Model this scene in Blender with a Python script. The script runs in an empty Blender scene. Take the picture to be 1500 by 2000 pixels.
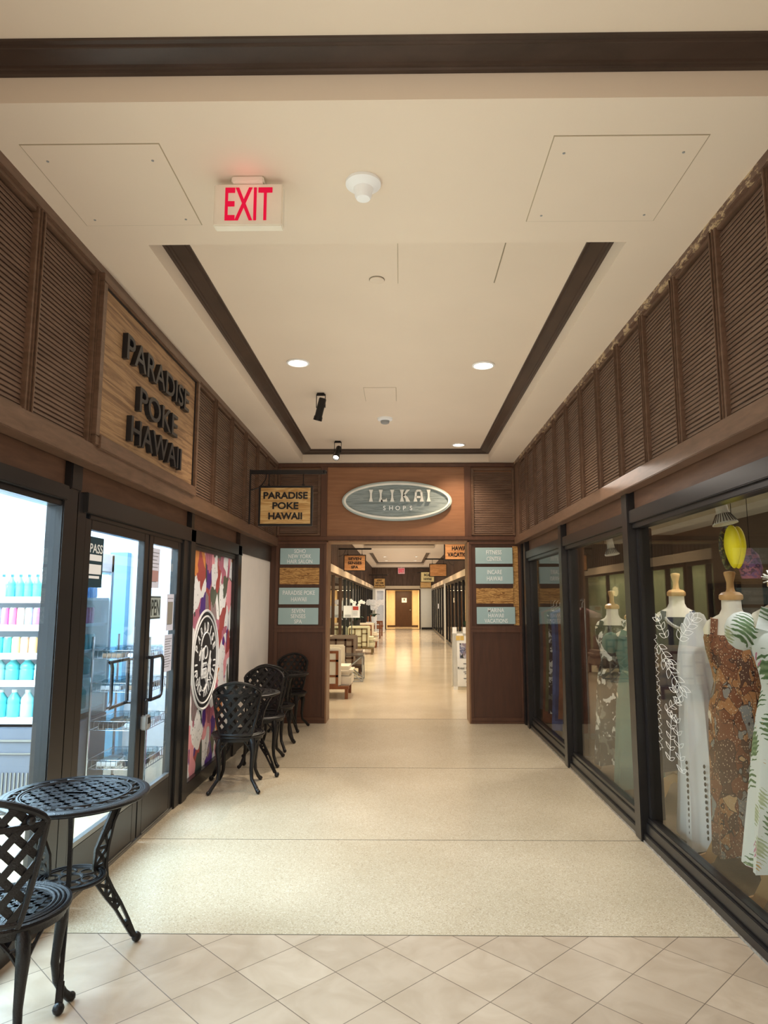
import bpy, bmesh, math, random
from mathutils import Vector, Matrix
random.seed(7)
S = bpy.context.scene
COL = S.collection
PI = math.pi

def lin(h):
    h = h.lstrip('#')
    o = []
    for i in (0, 2, 4):
        c = int(h[i:i+2], 16) / 255
        o.append(c / 12.92 if c <= .04045 else ((c + .055) / 1.055) ** 2.4)
    return (*o, 1.0)

# ---------------------------------------------------------------- camera
F_PX, PP_X, HORIZON, EYE = 1320.0, 767.0, 1173.5, 1.55
pitch = math.atan((HORIZON - 1000) / F_PX)
yaw = math.atan((784 - PP_X) / F_PX * math.cos(pitch))
cam = bpy.data.cameras.new('camera')
cam.sensor_fit = 'AUTO'; cam.sensor_width = 36
cam.lens = F_PX / 2000 * 36
cam.shift_x = -(PP_X - 750) / 2000
cam.clip_start = .05; cam.clip_end = 200
camo = bpy.data.objects.new('camera', cam); COL.objects.link(camo)
camo.location = (0, 0, EYE); camo.rotation_euler = (PI / 2 + pitch, 0, yaw)
S.camera = camo

# ---------------------------------------------------------------- world, exposure
W = bpy.data.worlds.new('world'); S.world = W; W.use_nodes = True
W.node_tree.nodes['Background'].inputs[0].default_value = (1, .81, .62, 1)
W.node_tree.nodes['Background'].inputs[1].default_value = .30
S.cycles.use_fast_gi = True
S.cycles.fast_gi_method = 'ADD'
W.light_settings.ao_factor = .7
W.light_settings.distance = 1.6
S.view_settings.view_transform = 'Standard'
S.view_settings.look = 'None'
S.view_settings.exposure = -0.6
S.view_settings.gamma = 1.0
S.view_settings.use_curve_mapping = False
S.cycles.max_bounces = 8
S.cycles.diffuse_bounces = 4
S.cycles.glossy_bounces = 4
S.cycles.transmission_bounces = 4
S.cycles.transparent_max_bounces = 20
S.cycles.caustics_reflective = False
S.cycles.caustics_refractive = False
S.cycles.sample_clamp_indirect = 4
S.cycles.use_denoising = True

WARM = (1.0, .78, .57)
COOL = (.55, .76, 1.0)

def lamp(kind, name, loc, energy, color, target=None, size=None, size_y=None, angle=None, blend=.6, radius=None, spread=None):
    l = bpy.data.lights.new(name, kind)
    l.energy = energy; l.color = color
    if kind == 'AREA':
        if size_y: l.shape = 'RECTANGLE'; l.size_y = size_y
        else: l.shape = 'DISK'
        l.size = size
        if spread: l.spread = spread
    if kind == 'SPOT':
        l.spot_size = angle; l.spot_blend = blend
    if radius is not None: l.shadow_soft_size = radius
    o = bpy.data.objects.new(name, l); COL.objects.link(o)
    o.location = loc
    if target is not None:
        o.rotation_euler = (Vector(target) - Vector(loc)).to_track_quat('-Z', 'Y').to_euler()
    return o

# large area lights: an added unseen fill behind the camera, the lit shops on both sides
lamp('AREA', 'rear_fill_light', (0, -4.2, 2.6), 60, (1, .79, .59), (0, 3, 1.6), size=2.6, size_y=1.2)
lamp('AREA', 'poke_shop_light', (-3.6, 4.6, 2.68), 1050, COOL, (-3.6, 4.6, 0), size=3.0, size_y=2.6)
lamp('AREA', 'poke_shop_front_light', (-3.2, 2.4, 2.68), 470, COOL, (-3.2, 2.4, 0), size=2.0, size_y=1.2)
lamp('AREA', 'dress_shop_light', (2.5, 4.6, 2.3), 48, (1, .9, .8), (2.3, 4.6, 0), size=.8, size_y=4.5)

# ---------------------------------------------------------------- mesh helpers
class MB:
    def __init__(s): s.v = []; s.f = []
    def add(s, v, f):
        o = len(s.v); s.v += [tuple(p) for p in v]; s.f += [tuple(i + o for i in q) for q in f]; return s
    def box(s, x0, y0, z0, x1, y1, z1):
        v = [(x, y, z) for x in (x0, x1) for y in (y0, y1) for z in (z0, z1)]
        return s.add(v, [(0, 1, 3, 2), (4, 6, 7, 5), (0, 4, 5, 1), (2, 3, 7, 6), (0, 2, 6, 4), (1, 5, 7, 3)])
    def obox(s, c, h, R):
        c = Vector(c)
        v = [c + R @ Vector((a * h[0], b * h[1], d * h[2])) for a in (-1, 1) for b in (-1, 1) for d in (-1, 1)]
        return s.add(v, [(0, 1, 3, 2), (4, 6, 7, 5), (0, 4, 5, 1), (2, 3, 7, 6), (0, 2, 6, 4), (1, 5, 7, 3)])
    def bar(s, a, b, w, t, up=(0, 0, 1)):
        a = Vector(a); b = Vector(b); d = b - a; L = d.length; d.normalize()
        n = Vector(up) - d * d.dot(Vector(up))
        if n.length < 1e-5: n = Vector((1, 0, 0)) - d * d.x
        n.normalize(); q = d.cross(n)
        R = Matrix((d, q, n)).transposed()
        return s.obox((a + b) / 2, (L / 2, w / 2, t / 2), R)
    def tube(s, pts, r, n=8, closed=False, flat=None):
        pts = [Vector(p) for p in pts]; k = len(pts)
        rr = r if isinstance(r, (list, tuple)) else [r] * k
        v = []; prev = None
        for i, p in enumerate(pts):
            if closed: d = pts[(i + 1) % k] - pts[i - 1]
            else: d = pts[min(i + 1, k - 1)] - pts[max(i - 1, 0)]
            d.normalize()
            if prev is None:
                a = Vector((0, 0, 1)) if abs(d.z) < .9 else Vector((1, 0, 0))
                n1 = d.cross(a).normalized()
            else:
                n1 = (prev - d * prev.dot(d)).normalized()
            prev = n1; n2 = d.cross(n1)
            for j in range(n):
                t = 2 * PI * j / n
                v.append(p + n1 * (math.cos(t) * rr[i]) + n2 * (math.sin(t) * rr[i]))
        f = []
        for i in range(k if closed else k - 1):
            for j in range(n):
                a = i * n + j; b = i * n + (j + 1) % n; c = ((i + 1) % k) * n
                f.append((a, b, c + (j + 1) % n, c + j))
        if not closed:
            f.append(tuple(range(n))[::-1]); f.append(tuple((k - 1) * n + j for j in range(n)))
        return s.add(v, f)
    def lathe(s, prof, n=24, c=(0, 0, 0), R=None, closed=False, sx=1, sy=1):
        c = Vector(c); v = []; k = len(prof)
        for r, z in prof:
            for j in range(n):
                t = 2 * PI * j / n
                p = Vector((r * math.cos(t) * sx, r * math.sin(t) * sy, z))
                v.append(c + (R @ p if R else p))
        f = []
        for i in range(k if closed else k - 1):
            for j in range(n):
                a = i * n + j; b = i * n + (j + 1) % n; d = ((i + 1) % k) * n
                f.append((a, b, d + (j + 1) % n, d + j))
        if not closed:
            if prof[0][0] > 1e-5: f.append(tuple(range(n))[::-1])
            if prof[-1][0] > 1e-5: f.append(tuple((k - 1) * n + j for j in range(n)))
        return s.add(v, f)
    def ring(s, c, R, r, n=40, m=6, M=None, sx=1, sy=1):
        prof = [(R + r * math.cos(2 * PI * j / m), r * math.sin(2 * PI * j / m)) for j in range(m)]
        return s.lathe(prof, n, c, M, True, sx, sy)
    def ball(s, c, r, n=10, sx=1, sy=1, sz=1, R=None):
        m = max(4, n // 2)
        prof = [(max(1e-6, r * math.sin(PI * i / m)), -r * math.cos(PI * i / m) * sz) for i in range(m + 1)]
        return s.lathe(prof, n, c, R, False, sx, sy)
    def ribbon(s, pts, nrm, w, t):
        k = len(pts); v = []
        for i in range(k):
            p = Vector(pts[i]); d = (Vector(pts[min(i + 1, k - 1)]) - Vector(pts[max(i - 1, 0)])).normalized()
            n = Vector(nrm[i]); n = (n - d * n.dot(d)).normalized(); q = d.cross(n)
            for a, b in ((-1, -1), (1, -1), (1, 1), (-1, 1)):
                v.append(p + q * (a * w / 2) + n * (b * t / 2))
        f = [(i * 4 + j, i * 4 + (j + 1) % 4, i * 4 + 4 + (j + 1) % 4, i * 4 + 4 + j) for i in range(k - 1) for j in range(4)]
        f += [(3, 2, 1, 0), tuple((k - 1) * 4 + j for j in range(4))]
        return s.add(v, f)
    def prism(s, pts, dv):
        pts = [Vector(p) for p in pts]; dv = Vector(dv); k = len(pts)
        v = pts + [p + dv for p in pts]
        f = [tuple(range(k))[::-1], tuple(range(k, 2 * k))] + [(i, (i + 1) % k, k + (i + 1) % k, k + i) for i in range(k)]
        return s.add(v, f)
    def flat(s, pts2, c, u, v, depth):
        c, u, v = Vector(c), Vector(u), Vector(v)
        return s.prism([c + u * a + v * b for a, b in pts2], u.cross(v) * depth)
    def loft(s, secs, n=24, cap=True):
        v = []
        for sec in secs: v += sec
        f = []
        for i in range(len(secs) - 1):
            for j in range(n):
                f.append((i * n + j, i * n + (j + 1) % n, (i + 1) * n + (j + 1) % n, (i + 1) * n + j))
        if cap: f += [tuple(range(n))[::-1], tuple((len(secs) - 1) * n + j for j in range(n))]
        return s.add(v, f)
    def frame(s, a0, b0, a1, b1, w, fn, t0, t1):
        """rectangular frame in the plane (a,b) with border w; fn(a,b,t)->xyz box corners"""
        for (p, q, r_, t_) in ((a0, b0, a1, b0 + w), (a0, b1 - w, a1, b1), (a0, b0 + w, a0 + w, b1 - w), (a1 - w, b0 + w, a1, b1 - w)):
            x = fn(p, q, t0); y = fn(r_, t_, t1)
            s.box(min(x[0], y[0]), min(x[1], y[1]), min(x[2], y[2]), max(x[0], y[0]), max(x[1], y[1]), max(x[2], y[2]))
        return s
    def text(s, body, c, u, v, w=None, h=None, depth=.004, off=0.0, keep=True):
        vs, fs = tmesh(body, off)
        x0 = min(p[0] for p in vs); x1 = max(p[0] for p in vs)
        y0 = min(p[1] for p in vs); y1 = max(p[1] for p in vs)
        sx = w / (x1 - x0) if w else None
        sy = h / (y1 - y0) if h else None
        if sx is None: sx = sy
        if sy is None: sy = sx
        c, u, v = Vector(c), Vector(u), Vector(v); n = u.cross(v)
        return s.add([c + u * ((p[0] - (x0 + x1) / 2) * sx) + v * ((p[1] - (y0 + y1) / 2) * sy) + n * ((p[2] + .5) * depth) for p in vs], fs)
    def build(s, name, mat, parent=None, smooth=False, bevel=0, L=False, angle=40):
        off = Vector((0, 0, 0))
        if parent is not None and not L:
            q = parent
            while q is not None: off += q.location; q = q.parent
        me = bpy.data.meshes.new(name)
        me.from_pydata([tuple(Vector(p) - off) for p in s.v], [], s.f)
        bm = bmesh.new(); bm.from_mesh(me)
        bmesh.ops.recalc_face_normals(bm, faces=bm.faces)
        if bevel:
            eds = [e for e in bm.edges if len(e.link_faces) == 2 and e.calc_face_angle(0) > .6]
            bmesh.ops.bevel(bm, geom=eds, offset=bevel, segments=2, affect='EDGES', clamp_overlap=True)
        bm.to_mesh(me); bm.free()
        if smooth:
            me.shade_smooth()
            me.set_sharp_from_angle(angle=math.radians(angle))
        me.materials.append(mat)
        o = bpy.data.objects.new(name, me); COL.objects.link(o)
        if parent is not None: o.parent = parent
        return o

_tc = {}
def tmesh(body, off=0.0):
    k = (body, off)
    if k not in _tc:
        cu = bpy.data.curves.new('t', 'FONT'); cu.body = body; cu.extrude = .5; cu.offset = off; cu.resolution_u = 4
        ob = bpy.data.objects.new('t', cu)
        me = bpy.data.meshes.new_from_object(ob)
        _tc[k] = ([tuple(v.co) for v in me.vertices], [tuple(p.vertices) for p in me.polygons])
        bpy.data.objects.remove(ob); bpy.data.curves.remove(cu); bpy.data.meshes.remove(me)
    return _tc[k]

def tag(o, label, cat, group=None, kind=None):
    o['label'] = label; o['category'] = cat
    if group: o['group'] = group
    if kind: o['kind'] = kind
    return o
def thing(name, label, cat, loc=(0, 0, 0), rz=0, group=None):
    o = bpy.data.objects.new(name, None); COL.objects.link(o)
    o.empty_display_size = .1
    o.location = loc; o.rotation_euler = (0, 0, rz)
    return tag(o, label, cat, group)
def struct(o): o['kind'] = 'structure'; return o
def sroot(name, loc=(0, 0, 0)):
    o = bpy.data.objects.new(name, None); COL.objects.link(o); o.location = loc; return struct(o)
def dup(src, loc, rz=0, label=None, group=None, scale=None):
    def rec(o, par):
        c = o.copy(); COL.objects.link(c)
        if par is not None: c.parent = par
        for ch in list(o.children): rec(ch, c)
        return c
    r = rec(src, None); r.location = loc; r.rotation_euler = (0, 0, rz)
    if label: r['label'] = label
    if group: r['group'] = group
    if scale: r.scale = scale
    return r
ORD = ['nearest', 'second', 'third', 'fourth', 'fifth', 'sixth', 'seventh', 'eighth', 'ninth', 'tenth', 'eleventh', 'twelfth', 'thirteenth', 'fourteenth']
UX, UY, UZ = (1, 0, 0), (0, 1, 0), (0, 0, 1)

# ---------------------------------------------------------------- materials
def nt(name):
    m = bpy.data.materials.new(name); m.use_nodes = True
    t = m.node_tree; b = t.nodes['Principled BSDF']
    return m, t, b
def N(t, typ, **kw):
    n = t.nodes.new(typ)
    for k, v in kw.items():
        if k.startswith('i_'): n.inputs[k[2:].replace('_', ' ')].default_value = v
        else: setattr(n, k, v)
    return n
def ramp(t, stops, interp='LINEAR'):
    r = t.nodes.new('ShaderNodeValToRGB'); e = r.color_ramp; e.interpolation = interp
    while len(e.elements) < len(stops): e.elements.new(.5)
    for el, (p, c) in zip(e.elements, stops): el.position = p; el.color = lin(c) if isinstance(c, str) else c
    return r
def M(name, col, rough=.5, metal=0, spec=.5, em=0, var=.06, vs=6, bump=0, bs=40, coat=0, emc=None):
    m, t, b = nt(name)
    c = lin(col)
    tc = N(t, 'ShaderNodeTexCoord')
    nz = N(t, 'ShaderNodeTexNoise'); nz.inputs['Scale'].default_value = vs; nz.inputs['Detail'].default_value = 4
    t.links.new(tc.outputs['Object'], nz.inputs['Vector'])
    lo = tuple(x * (1 - var) for x in c[:3]) + (1,); hi = tuple(min(1, x * (1 + var)) for x in c[:3]) + (1,)
    r = ramp(t, [(.3, lo), (.7, hi)])
    t.links.new(nz.outputs['Fac'], r.inputs[0]); t.links.new(r.outputs[0], b.inputs['Base Color'])
    b.inputs['Roughness'].default_value = rough; b.inputs['Metallic'].default_value = metal
    b.inputs['Specular IOR Level'].default_value = spec
    if coat: b.inputs['Coat Weight'].default_value = coat; b.inputs['Coat Roughness'].default_value = .08
    if em:
        b.inputs['Emission Color'].default_value = lin(emc or col); b.inputs['Emission Strength'].default_value = em
    if bump:
        n2 = N(t, 'ShaderNodeTexNoise'); n2.inputs['Scale'].default_value = bs; n2.inputs['Detail'].default_value = 5
        t.links.new(tc.outputs['Object'], n2.inputs['Vector'])
        bp = N(t, 'ShaderNodeBump'); bp.inputs['Strength'].default_value = bump; bp.inputs['Distance'].default_value = .01
        t.links.new(n2.outputs['Fac'], bp.inputs['Height']); t.links.new(bp.outputs['Normal'], b.inputs['Normal'])
    return m
def wood(name, stops, sc, rough=.4, scale=3, dist=.8, bump=.1, coat=0, spec=.5):
    m, t, b = nt(name)
    tc = N(t, 'ShaderNodeTexCoord'); mp = N(t, 'ShaderNodeMapping'); mp.inputs['Scale'].default_value = sc
    nz = N(t, 'ShaderNodeTexNoise'); nz.inputs['Scale'].default_value = scale; nz.inputs['Detail'].default_value = 6
    nz.inputs['Distortion'].default_value = dist; nz.inputs['Roughness'].default_value = .6
    t.links.new(tc.outputs['Object'], mp.inputs[0]); t.links.new(mp.outputs[0], nz.inputs['Vector'])
    r = ramp(t, stops); t.links.new(nz.outputs['Fac'], r.inputs[0]); t.links.new(r.outputs[0], b.inputs['Base Color'])
    b.inputs['Roughness'].default_value = rough; b.inputs['Specular IOR Level'].default_value = spec
    if coat: b.inputs['Coat Weight'].default_value = coat; b.inputs['Coat Roughness'].default_value = .15
    bp = N(t, 'ShaderNodeBump'); bp.inputs['Strength'].default_value = bump; bp.inputs['Distance'].default_value = .004
    t.links.new(nz.outputs['Fac'], bp.inputs['Height']); t.links.new(bp.outputs['Normal'], b.inputs['Normal'])
    return m
def glass(name, tint='#FFFFFF', k=1.0, f0=.05):
    m = bpy.data.materials.new(name); m.use_nodes = True; t = m.node_tree
    t.nodes.clear(); out = t.nodes.new('ShaderNodeOutputMaterial')
    tr = t.nodes.new('ShaderNodeBsdfTransparent'); tr.inputs[0].default_value = lin(tint)
    gl = t.nodes.new('ShaderNodeBsdfGlossy'); gl.inputs['Roughness'].default_value = 0.0
    lw = t.nodes.new('ShaderNodeLayerWeight'); lw.inputs[0].default_value = .5
    pw = N(t, 'ShaderNodeMath', operation='POWER'); pw.inputs[1].default_value = 5
    ma = N(t, 'ShaderNodeMath', operation='MULTIPLY_ADD'); ma.inputs[1].default_value = k * (1 - f0); ma.inputs[2].default_value = f0
    t.links.new(lw.outputs['Facing'], pw.inputs[0]); t.links.new(pw.outputs[0], ma.inputs[0])
    mx = t.nodes.new('ShaderNodeMixShader')
    t.links.new(ma.outputs[0], mx.inputs[0]); t.links.new(tr.outputs[0], mx.inputs[1]); t.links.new(gl.outputs[0], mx.inputs[2])
    t.links.new(mx.outputs[0], out.inputs[0])
    return m
def emis(name, col, s):
    m = bpy.data.materials.new(name); m.use_nodes = True; t = m.node_tree
    t.nodes.clear(); out = t.nodes.new('ShaderNodeOutputMaterial'); e = t.nodes.new('ShaderNodeEmission')
    e.inputs[0].default_value = lin(col); e.inputs[1].default_value = s
    t.links.new(e.outputs[0], out.inputs[0]); return m
def voro(name, stops, scale, rough=.6, dist=.35, sc=(1, 1, 1), speck=None, feature='F1', lines=None):
    """printed pattern: distorted cells, each cell one colour of a constant ramp"""
    m, t, b = nt(name)
    tc = N(t, 'ShaderNodeTexCoord'); mp = N(t, 'ShaderNodeMapping'); mp.inputs['Scale'].default_value = sc
    t.links.new(tc.outputs['Object'], mp.inputs[0])
    nz = N(t, 'ShaderNodeTexNoise'); nz.inputs['Scale'].default_value = scale * .6; nz.inputs['Detail'].default_value = 2
    t.links.new(mp.outputs[0], nz.inputs['Vector'])
    mx = N(t, 'ShaderNodeMix', data_type='VECTOR'); mx.inputs['Factor'].default_value = dist
    t.links.new(mp.outputs[0], mx.inputs[4]); t.links.new(nz.outputs['Color'], mx.inputs[5])
    vo = N(t, 'ShaderNodeTexVoronoi'); vo.inputs['Scale'].default_value = scale
    t.links.new(mx.outputs[1], vo.inputs['Vector'])
    sp = N(t, 'ShaderNodeSeparateColor'); t.links.new(vo.outputs['Color'], sp.inputs[0])
    r = ramp(t, stops, 'CONSTANT'); t.links.new(sp.outputs[0], r.inputs[0])
    col = r.outputs[0]
    if lines:
        ve = N(t, 'ShaderNodeTexVoronoi', feature='DISTANCE_TO_EDGE'); ve.inputs['Scale'].default_value = scale
        t.links.new(mx.outputs[1], ve.inputs['Vector'])
        lt = N(t, 'ShaderNodeMath', operation='LESS_THAN'); lt.inputs[1].default_value = lines[1]
        t.links.new(ve.outputs['Distance'], lt.inputs[0])
        m3 = N(t, 'ShaderNodeMix', data_type='RGBA'); m3.inputs[7].default_value = lin(lines[0])
        t.links.new(lt.outputs[0], m3.inputs['Factor']); t.links.new(col, m3.inputs[6]); col = m3.outputs[2]
    if speck:
        v2 = N(t, 'ShaderNodeTexVoronoi'); v2.inputs['Scale'].default_value = speck[1]
        t.links.new(mp.outputs[0], v2.inputs['Vector'])
        lt = N(t, 'ShaderNodeMath', operation='LESS_THAN'); lt.inputs[1].default_value = speck[2]
        t.links.new(v2.outputs['Distance'], lt.inputs[0])
        m2 = N(t, 'ShaderNodeMix', data_type='RGBA'); m2.inputs[7].default_value = lin(speck[0])
        t.links.new(lt.outputs[0], m2.inputs['Factor']); t.links.new(col, m2.inputs[6]); col = m2.outputs[2]
    t.links.new(col, b.inputs['Base Color']); b.inputs['Roughness'].default_value = rough
    return m
BLACK = M('black_painted_metal', '#23201E', .32, spec=.5, var=.1)
FRAMEM = M('dark_bronze_frame', '#201E1E', .30, spec=.55, var=.1)
FRAME2 = M('dark_frame_inner', '#3E3C3A', .35)
IRON = M('black_cast_aluminium', '#111012', .36, spec=.45, var=.12, vs=30, bump=.25, bs=160)
CEIL = M('cream_ceiling_paint', '#DCCAB2', .85, spec=.2, var=.015, vs=2)
WALLW = M('warm_white_wall_paint', '#DCD0C0', .8, spec=.2, var=.02)
WALLC = M('cream_wall_paint', '#E6DEC8', .8, spec=.2, var=.02)
SHOPW = M('shop_white_wall', '#EDF1F4', .8, spec=.2, var=.01)
BEIGE = M('beige_band_paint', '#CDB796', .6, spec=.3, var=.03)
LOUV = wood('dark_walnut_louvre', [(.25, '#5A4436'), (.75, '#7C6250')], (1, 1, 9), .36, 3, .5, .06, spec=.5)
LOUVH = wood('dark_walnut_rail', [(.25, '#55402F'), (.75, '#745846')], (2, 2, 12), .34, 3, .5, .06)
CROWN = wood('dark_crown_moulding', [(.25, '#30231B'), (.75, '#46352B')], (1, 1, 6), .38, 3, .5, .04)
TRANS = wood('brown_transom_panel', [(.2, '#553B2C'), (.8, '#75543F')], (2, 2, 14), .5, 2, .6, .05)
PILL = wood('brown_pillar_wood', [(.2, '#432C22'), (.8, '#58392B')], (8, 8, .8), .42, 2.5, .6, .05)
PILLF = wood('brown_pillar_frame', [(.2, '#4A3024'), (.8, '#624232')], (8, 8, .8), .38, 2.5, .6, .05)
FASC = wood('reddish_fascia_veneer', [(.15, '#7C5338'), (.85, '#9C6E4D')], (1.2, 1, 14), .42, 2.2, .5, .04)
SIGNW = wood('rough_striped_sign_wood', [(.2, '#5A4230'), (.42, '#806145'), (.58, '#A5825C'), (.8, '#72563C')], (1.5, .9, 16), .55, 2.2, .9, .3)
SIGNW2 = wood('light_striped_sign_wood', [(.2, '#8A6438'), (.42, '#B98B50'), (.58, '#D9B478'), (.8, '#A97B45')], (1.6, 1.6, 17), .55, 2.4, .9, .2)
SIGNR = wood('red_brown_sign_wood', [(.2, '#9A6239'), (.45, '#BC8250'), (.6, '#D69C66'), (.8, '#A86E42')], (1.6, 1.6, 17), .5, 2.4, .9, .2)
ZEBRA = wood('zebra_wood_strip', [(.3, '#5C3A1F'), (.43, '#8F6231'), (.5, '#D2A462'), (.57, '#7B4F29'), (.68, '#B98A4C')], (1.6, 1, 15), .5, 3.2, 1.4, .25)
LETB = M('black_letter', '#1F1F21', .35, spec=.5)
LETW = M('white_letter', '#F2F2EC', .5)
PLAQ = M('pale_blue_green_plaque', '#A3BBB8', .38, spec=.5, var=.04, vs=2)
OVALM = wood('grey_blue_carved_board', [(.25, '#59625F'), (.45, '#7E8A87'), (.55, '#96A09C'), (.75, '#77827F')], (1.2, 1, 22), .5, 2.6, 1.0, .9)
OVALR = M('silver_grey_rim', '#AEB8AF', .45, var=.05)
OVALW = M('cream_rim', '#E9E6D8', .45)
GLASS = glass('shop_glass', '#F2F5F3', .9, .045)
GLASSR = glass('window_glass', '#F1F1ED', .7, .04)
CLEAR = glass('clear_plastic', '#DDE8EC', .8, .06)
WHITE = M('white_plastic', '#EDEBE4', .45, var=.02)
CREAMP = M('cream_plastic', '#E3DAC6', .5, var=.02)
PAPER = M('white_paper', '#F4F2EE', .8, spec=.2, var=.01)
INK = M('grey_ink', '#6A6A6A', .8, spec=.1)
TEALP = M('dark_teal_card', '#27414A', .5)
CHROME = M('chrome_wire', '#B9BDC2', .22, metal=1.0)
STEEL = M('brushed_steel', '#8C8C8A', .35, metal=.8)
GREY = M('grey_metal', '#8E8E8A', .4, spec=.5)
GLOW = emis('lamp_glow', '#FFF6E6', 14)
COOLG = emis('cool_tube_glow', '#DFEEFF', 9)
REDG = emis('red_exit_letters', '#FF1F45', 1.15)
PINE = wood('pale_turned_wood', [(.2, '#B98A55'), (.8, '#D9AC74')], (6, 6, 1), .45, 2, .5, .03)
LINEN = M('cream_linen', '#E2D9C8', .85, spec=.1, var=.03, bump=.1, bs=250)
CREAMU = M('cream_upholstery', '#DCCFB6', .9, spec=.1, var=.03, bump=.1, bs=200)
SHADEU = M('shaded_cream_upholstery', '#8D7B69', .9, spec=.1, var=.04, bump=.1, bs=200)  # cream upholstery with shade mixed into the tone
REDW = wood('red_brown_chair_wood', [(.2, '#6A3A20'), (.8, '#8C5230')], (5, 5, 1), .4, 2.5, .5, .03)
DARKW = wood('dark_and_shaded_wood', [(.2, '#38241A'), (.8, '#4E3324')], (5, 5, 1), .4, 2.5, .5, .03)  # dark wood of doors and frames; on the second armchair, painted shade
GREENW = M('pale_green_partition', '#B9BC98', .6, var=.04)
CURT = M('sage_curtain', '#A6AE86', .9, spec=.1, var=.05)
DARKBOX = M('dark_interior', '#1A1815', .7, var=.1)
TAUPE = M('taupe_shop_wall', '#5C4C3C', .7, var=.06)
LEAFG = M('dark_green_leaf', '#27402A', .5, var=.15)
PETAL = M('white_petal', '#F5F1EA', .6, var=.02)
POTB = M('black_pot', '#1E1D1D', .35)

def terrazzo(name, base, dark, light, rough):
    m, t, b = nt(name)
    tc = N(t, 'ShaderNodeTexCoord')
    v = N(t, 'ShaderNodeTexVoronoi'); v.inputs['Scale'].default_value = 210
    t.links.new(tc.outputs['Object'], v.inputs['Vector'])
    sp = N(t, 'ShaderNodeSeparateColor'); t.links.new(v.outputs['Color'], sp.inputs[0])
    r = ramp(t, [(0, dark), (.14, base), (.3, base), (.78, base), (.9, light)])
    t.links.new(sp.outputs[0], r.inputs[0])
    n = N(t, 'ShaderNodeTexNoise'); n.inputs['Scale'].default_value = 1.3; n.inputs['Detail'].default_value = 5
    t.links.new(tc.outputs['Object'], n.inputs['Vector'])
    r2 = ramp(t, [(.3, (.86, .85, .82, 1)), (.7, (1, 1, 1, 1))]); t.links.new(n.outputs['Fac'], r2.inputs[0])
    mx = N(t, 'ShaderNodeMix', data_type='RGBA', blend_type='MULTIPLY'); mx.inputs['Factor'].default_value = 1
    t.links.new(r.outputs[0], mx.inputs[6]); t.links.new(r2.outputs[0], mx.inputs[7])
    t.links.new(mx.outputs[2], b.inputs['Base Color'])
    b.inputs['Roughness'].default_value = rough
    return m
def chipped(name):
    m, t, b = nt(name)
    tc = N(t, 'ShaderNodeTexCoord'); mp = N(t, 'ShaderNodeMapping'); mp.inputs['Scale'].default_value = (1, 1, 3)
    t.links.new(tc.outputs['Object'], mp.inputs[0])
    nz = N(t, 'ShaderNodeTexNoise'); nz.inputs['Scale'].default_value = 9; nz.inputs['Detail'].default_value = 7; nz.inputs['Roughness'].default_value = .7
    t.links.new(mp.outputs[0], nz.inputs['Vector'])
    r = ramp(t, [(0, '#55402F'), (.53, '#62493A'), (.56, '#B39A76'), (1, '#C4AB86')]); t.links.new(nz.outputs['Fac'], r.inputs[0])
    t.links.new(r.outputs[0], b.inputs['Base Color']); b.inputs['Roughness'].default_value = .5
    return m
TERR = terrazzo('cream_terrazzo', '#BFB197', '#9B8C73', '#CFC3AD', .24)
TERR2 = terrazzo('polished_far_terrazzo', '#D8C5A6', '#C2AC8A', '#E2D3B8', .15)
SHOPF = terrazzo('shop_floor', '#B8A98E', '#9C8B70', '#CDBFA5', .35)
def tiles():
    m, t, b = nt('diagonal_marble_tiles')
    tc = N(t, 'ShaderNodeTexCoord'); mp = N(t, 'ShaderNodeMapping')
    mp.inputs['Rotation'].default_value = (0, 0, PI / 4); mp.inputs['Location'].default_value = (.018, .084, 0)
    t.links.new(tc.outputs['Object'], mp.inputs[0])
    br = N(t, 'ShaderNodeTexBrick', offset=0.0, squash=1.0)
    for k, v in (('Scale', 1), ('Mortar Size', .0022), ('Mortar Smooth', .2), ('Brick Width', .294), ('Row Height', .294), ('Bias', 0)): br.inputs[k].default_value = v
    br.inputs['Color1'].default_value = lin('#BFAD96'); br.inputs['Color2'].default_value = lin('#AF9D87'); br.inputs['Mortar'].default_value = lin('#77695A')
    t.links.new(mp.outputs[0], br.inputs['Vector'])
    n = N(t, 'ShaderNodeTexNoise'); n.inputs['Scale'].default_value = 5; n.inputs['Detail'].default_value = 7; n.inputs['Distortion'].default_value = 1.2
    t.links.new(tc.outputs['Object'], n.inputs['Vector'])
    r2 = ramp(t, [(.3, (.85, .83, .8, 1)), (.65, (1, 1, 1, 1))]); t.links.new(n.outputs['Fac'], r2.inputs[0])
    mx = N(t, 'ShaderNodeMix', data_type='RGBA', blend_type='MULTIPLY'); mx.inputs['Factor'].default_value = 1
    t.links.new(br.outputs['Color'], mx.inputs[6]); t.links.new(r2.outputs[0], mx.inputs[7])
    t.links.new(mx.outputs[2], b.inputs['Base Color']); b.inputs['Roughness'].default_value = .27
    bp = N(t, 'ShaderNodeBump'); bp.inputs['Strength'].default_value = .25; bp.inputs['Distance'].default_value = .002; bp.invert = True
    t.links.new(br.outputs['Fac'], bp.inputs['Height']); t.links.new(bp.outputs['Normal'], b.inputs['Normal'])
    return m
TILE = tiles()

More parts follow.
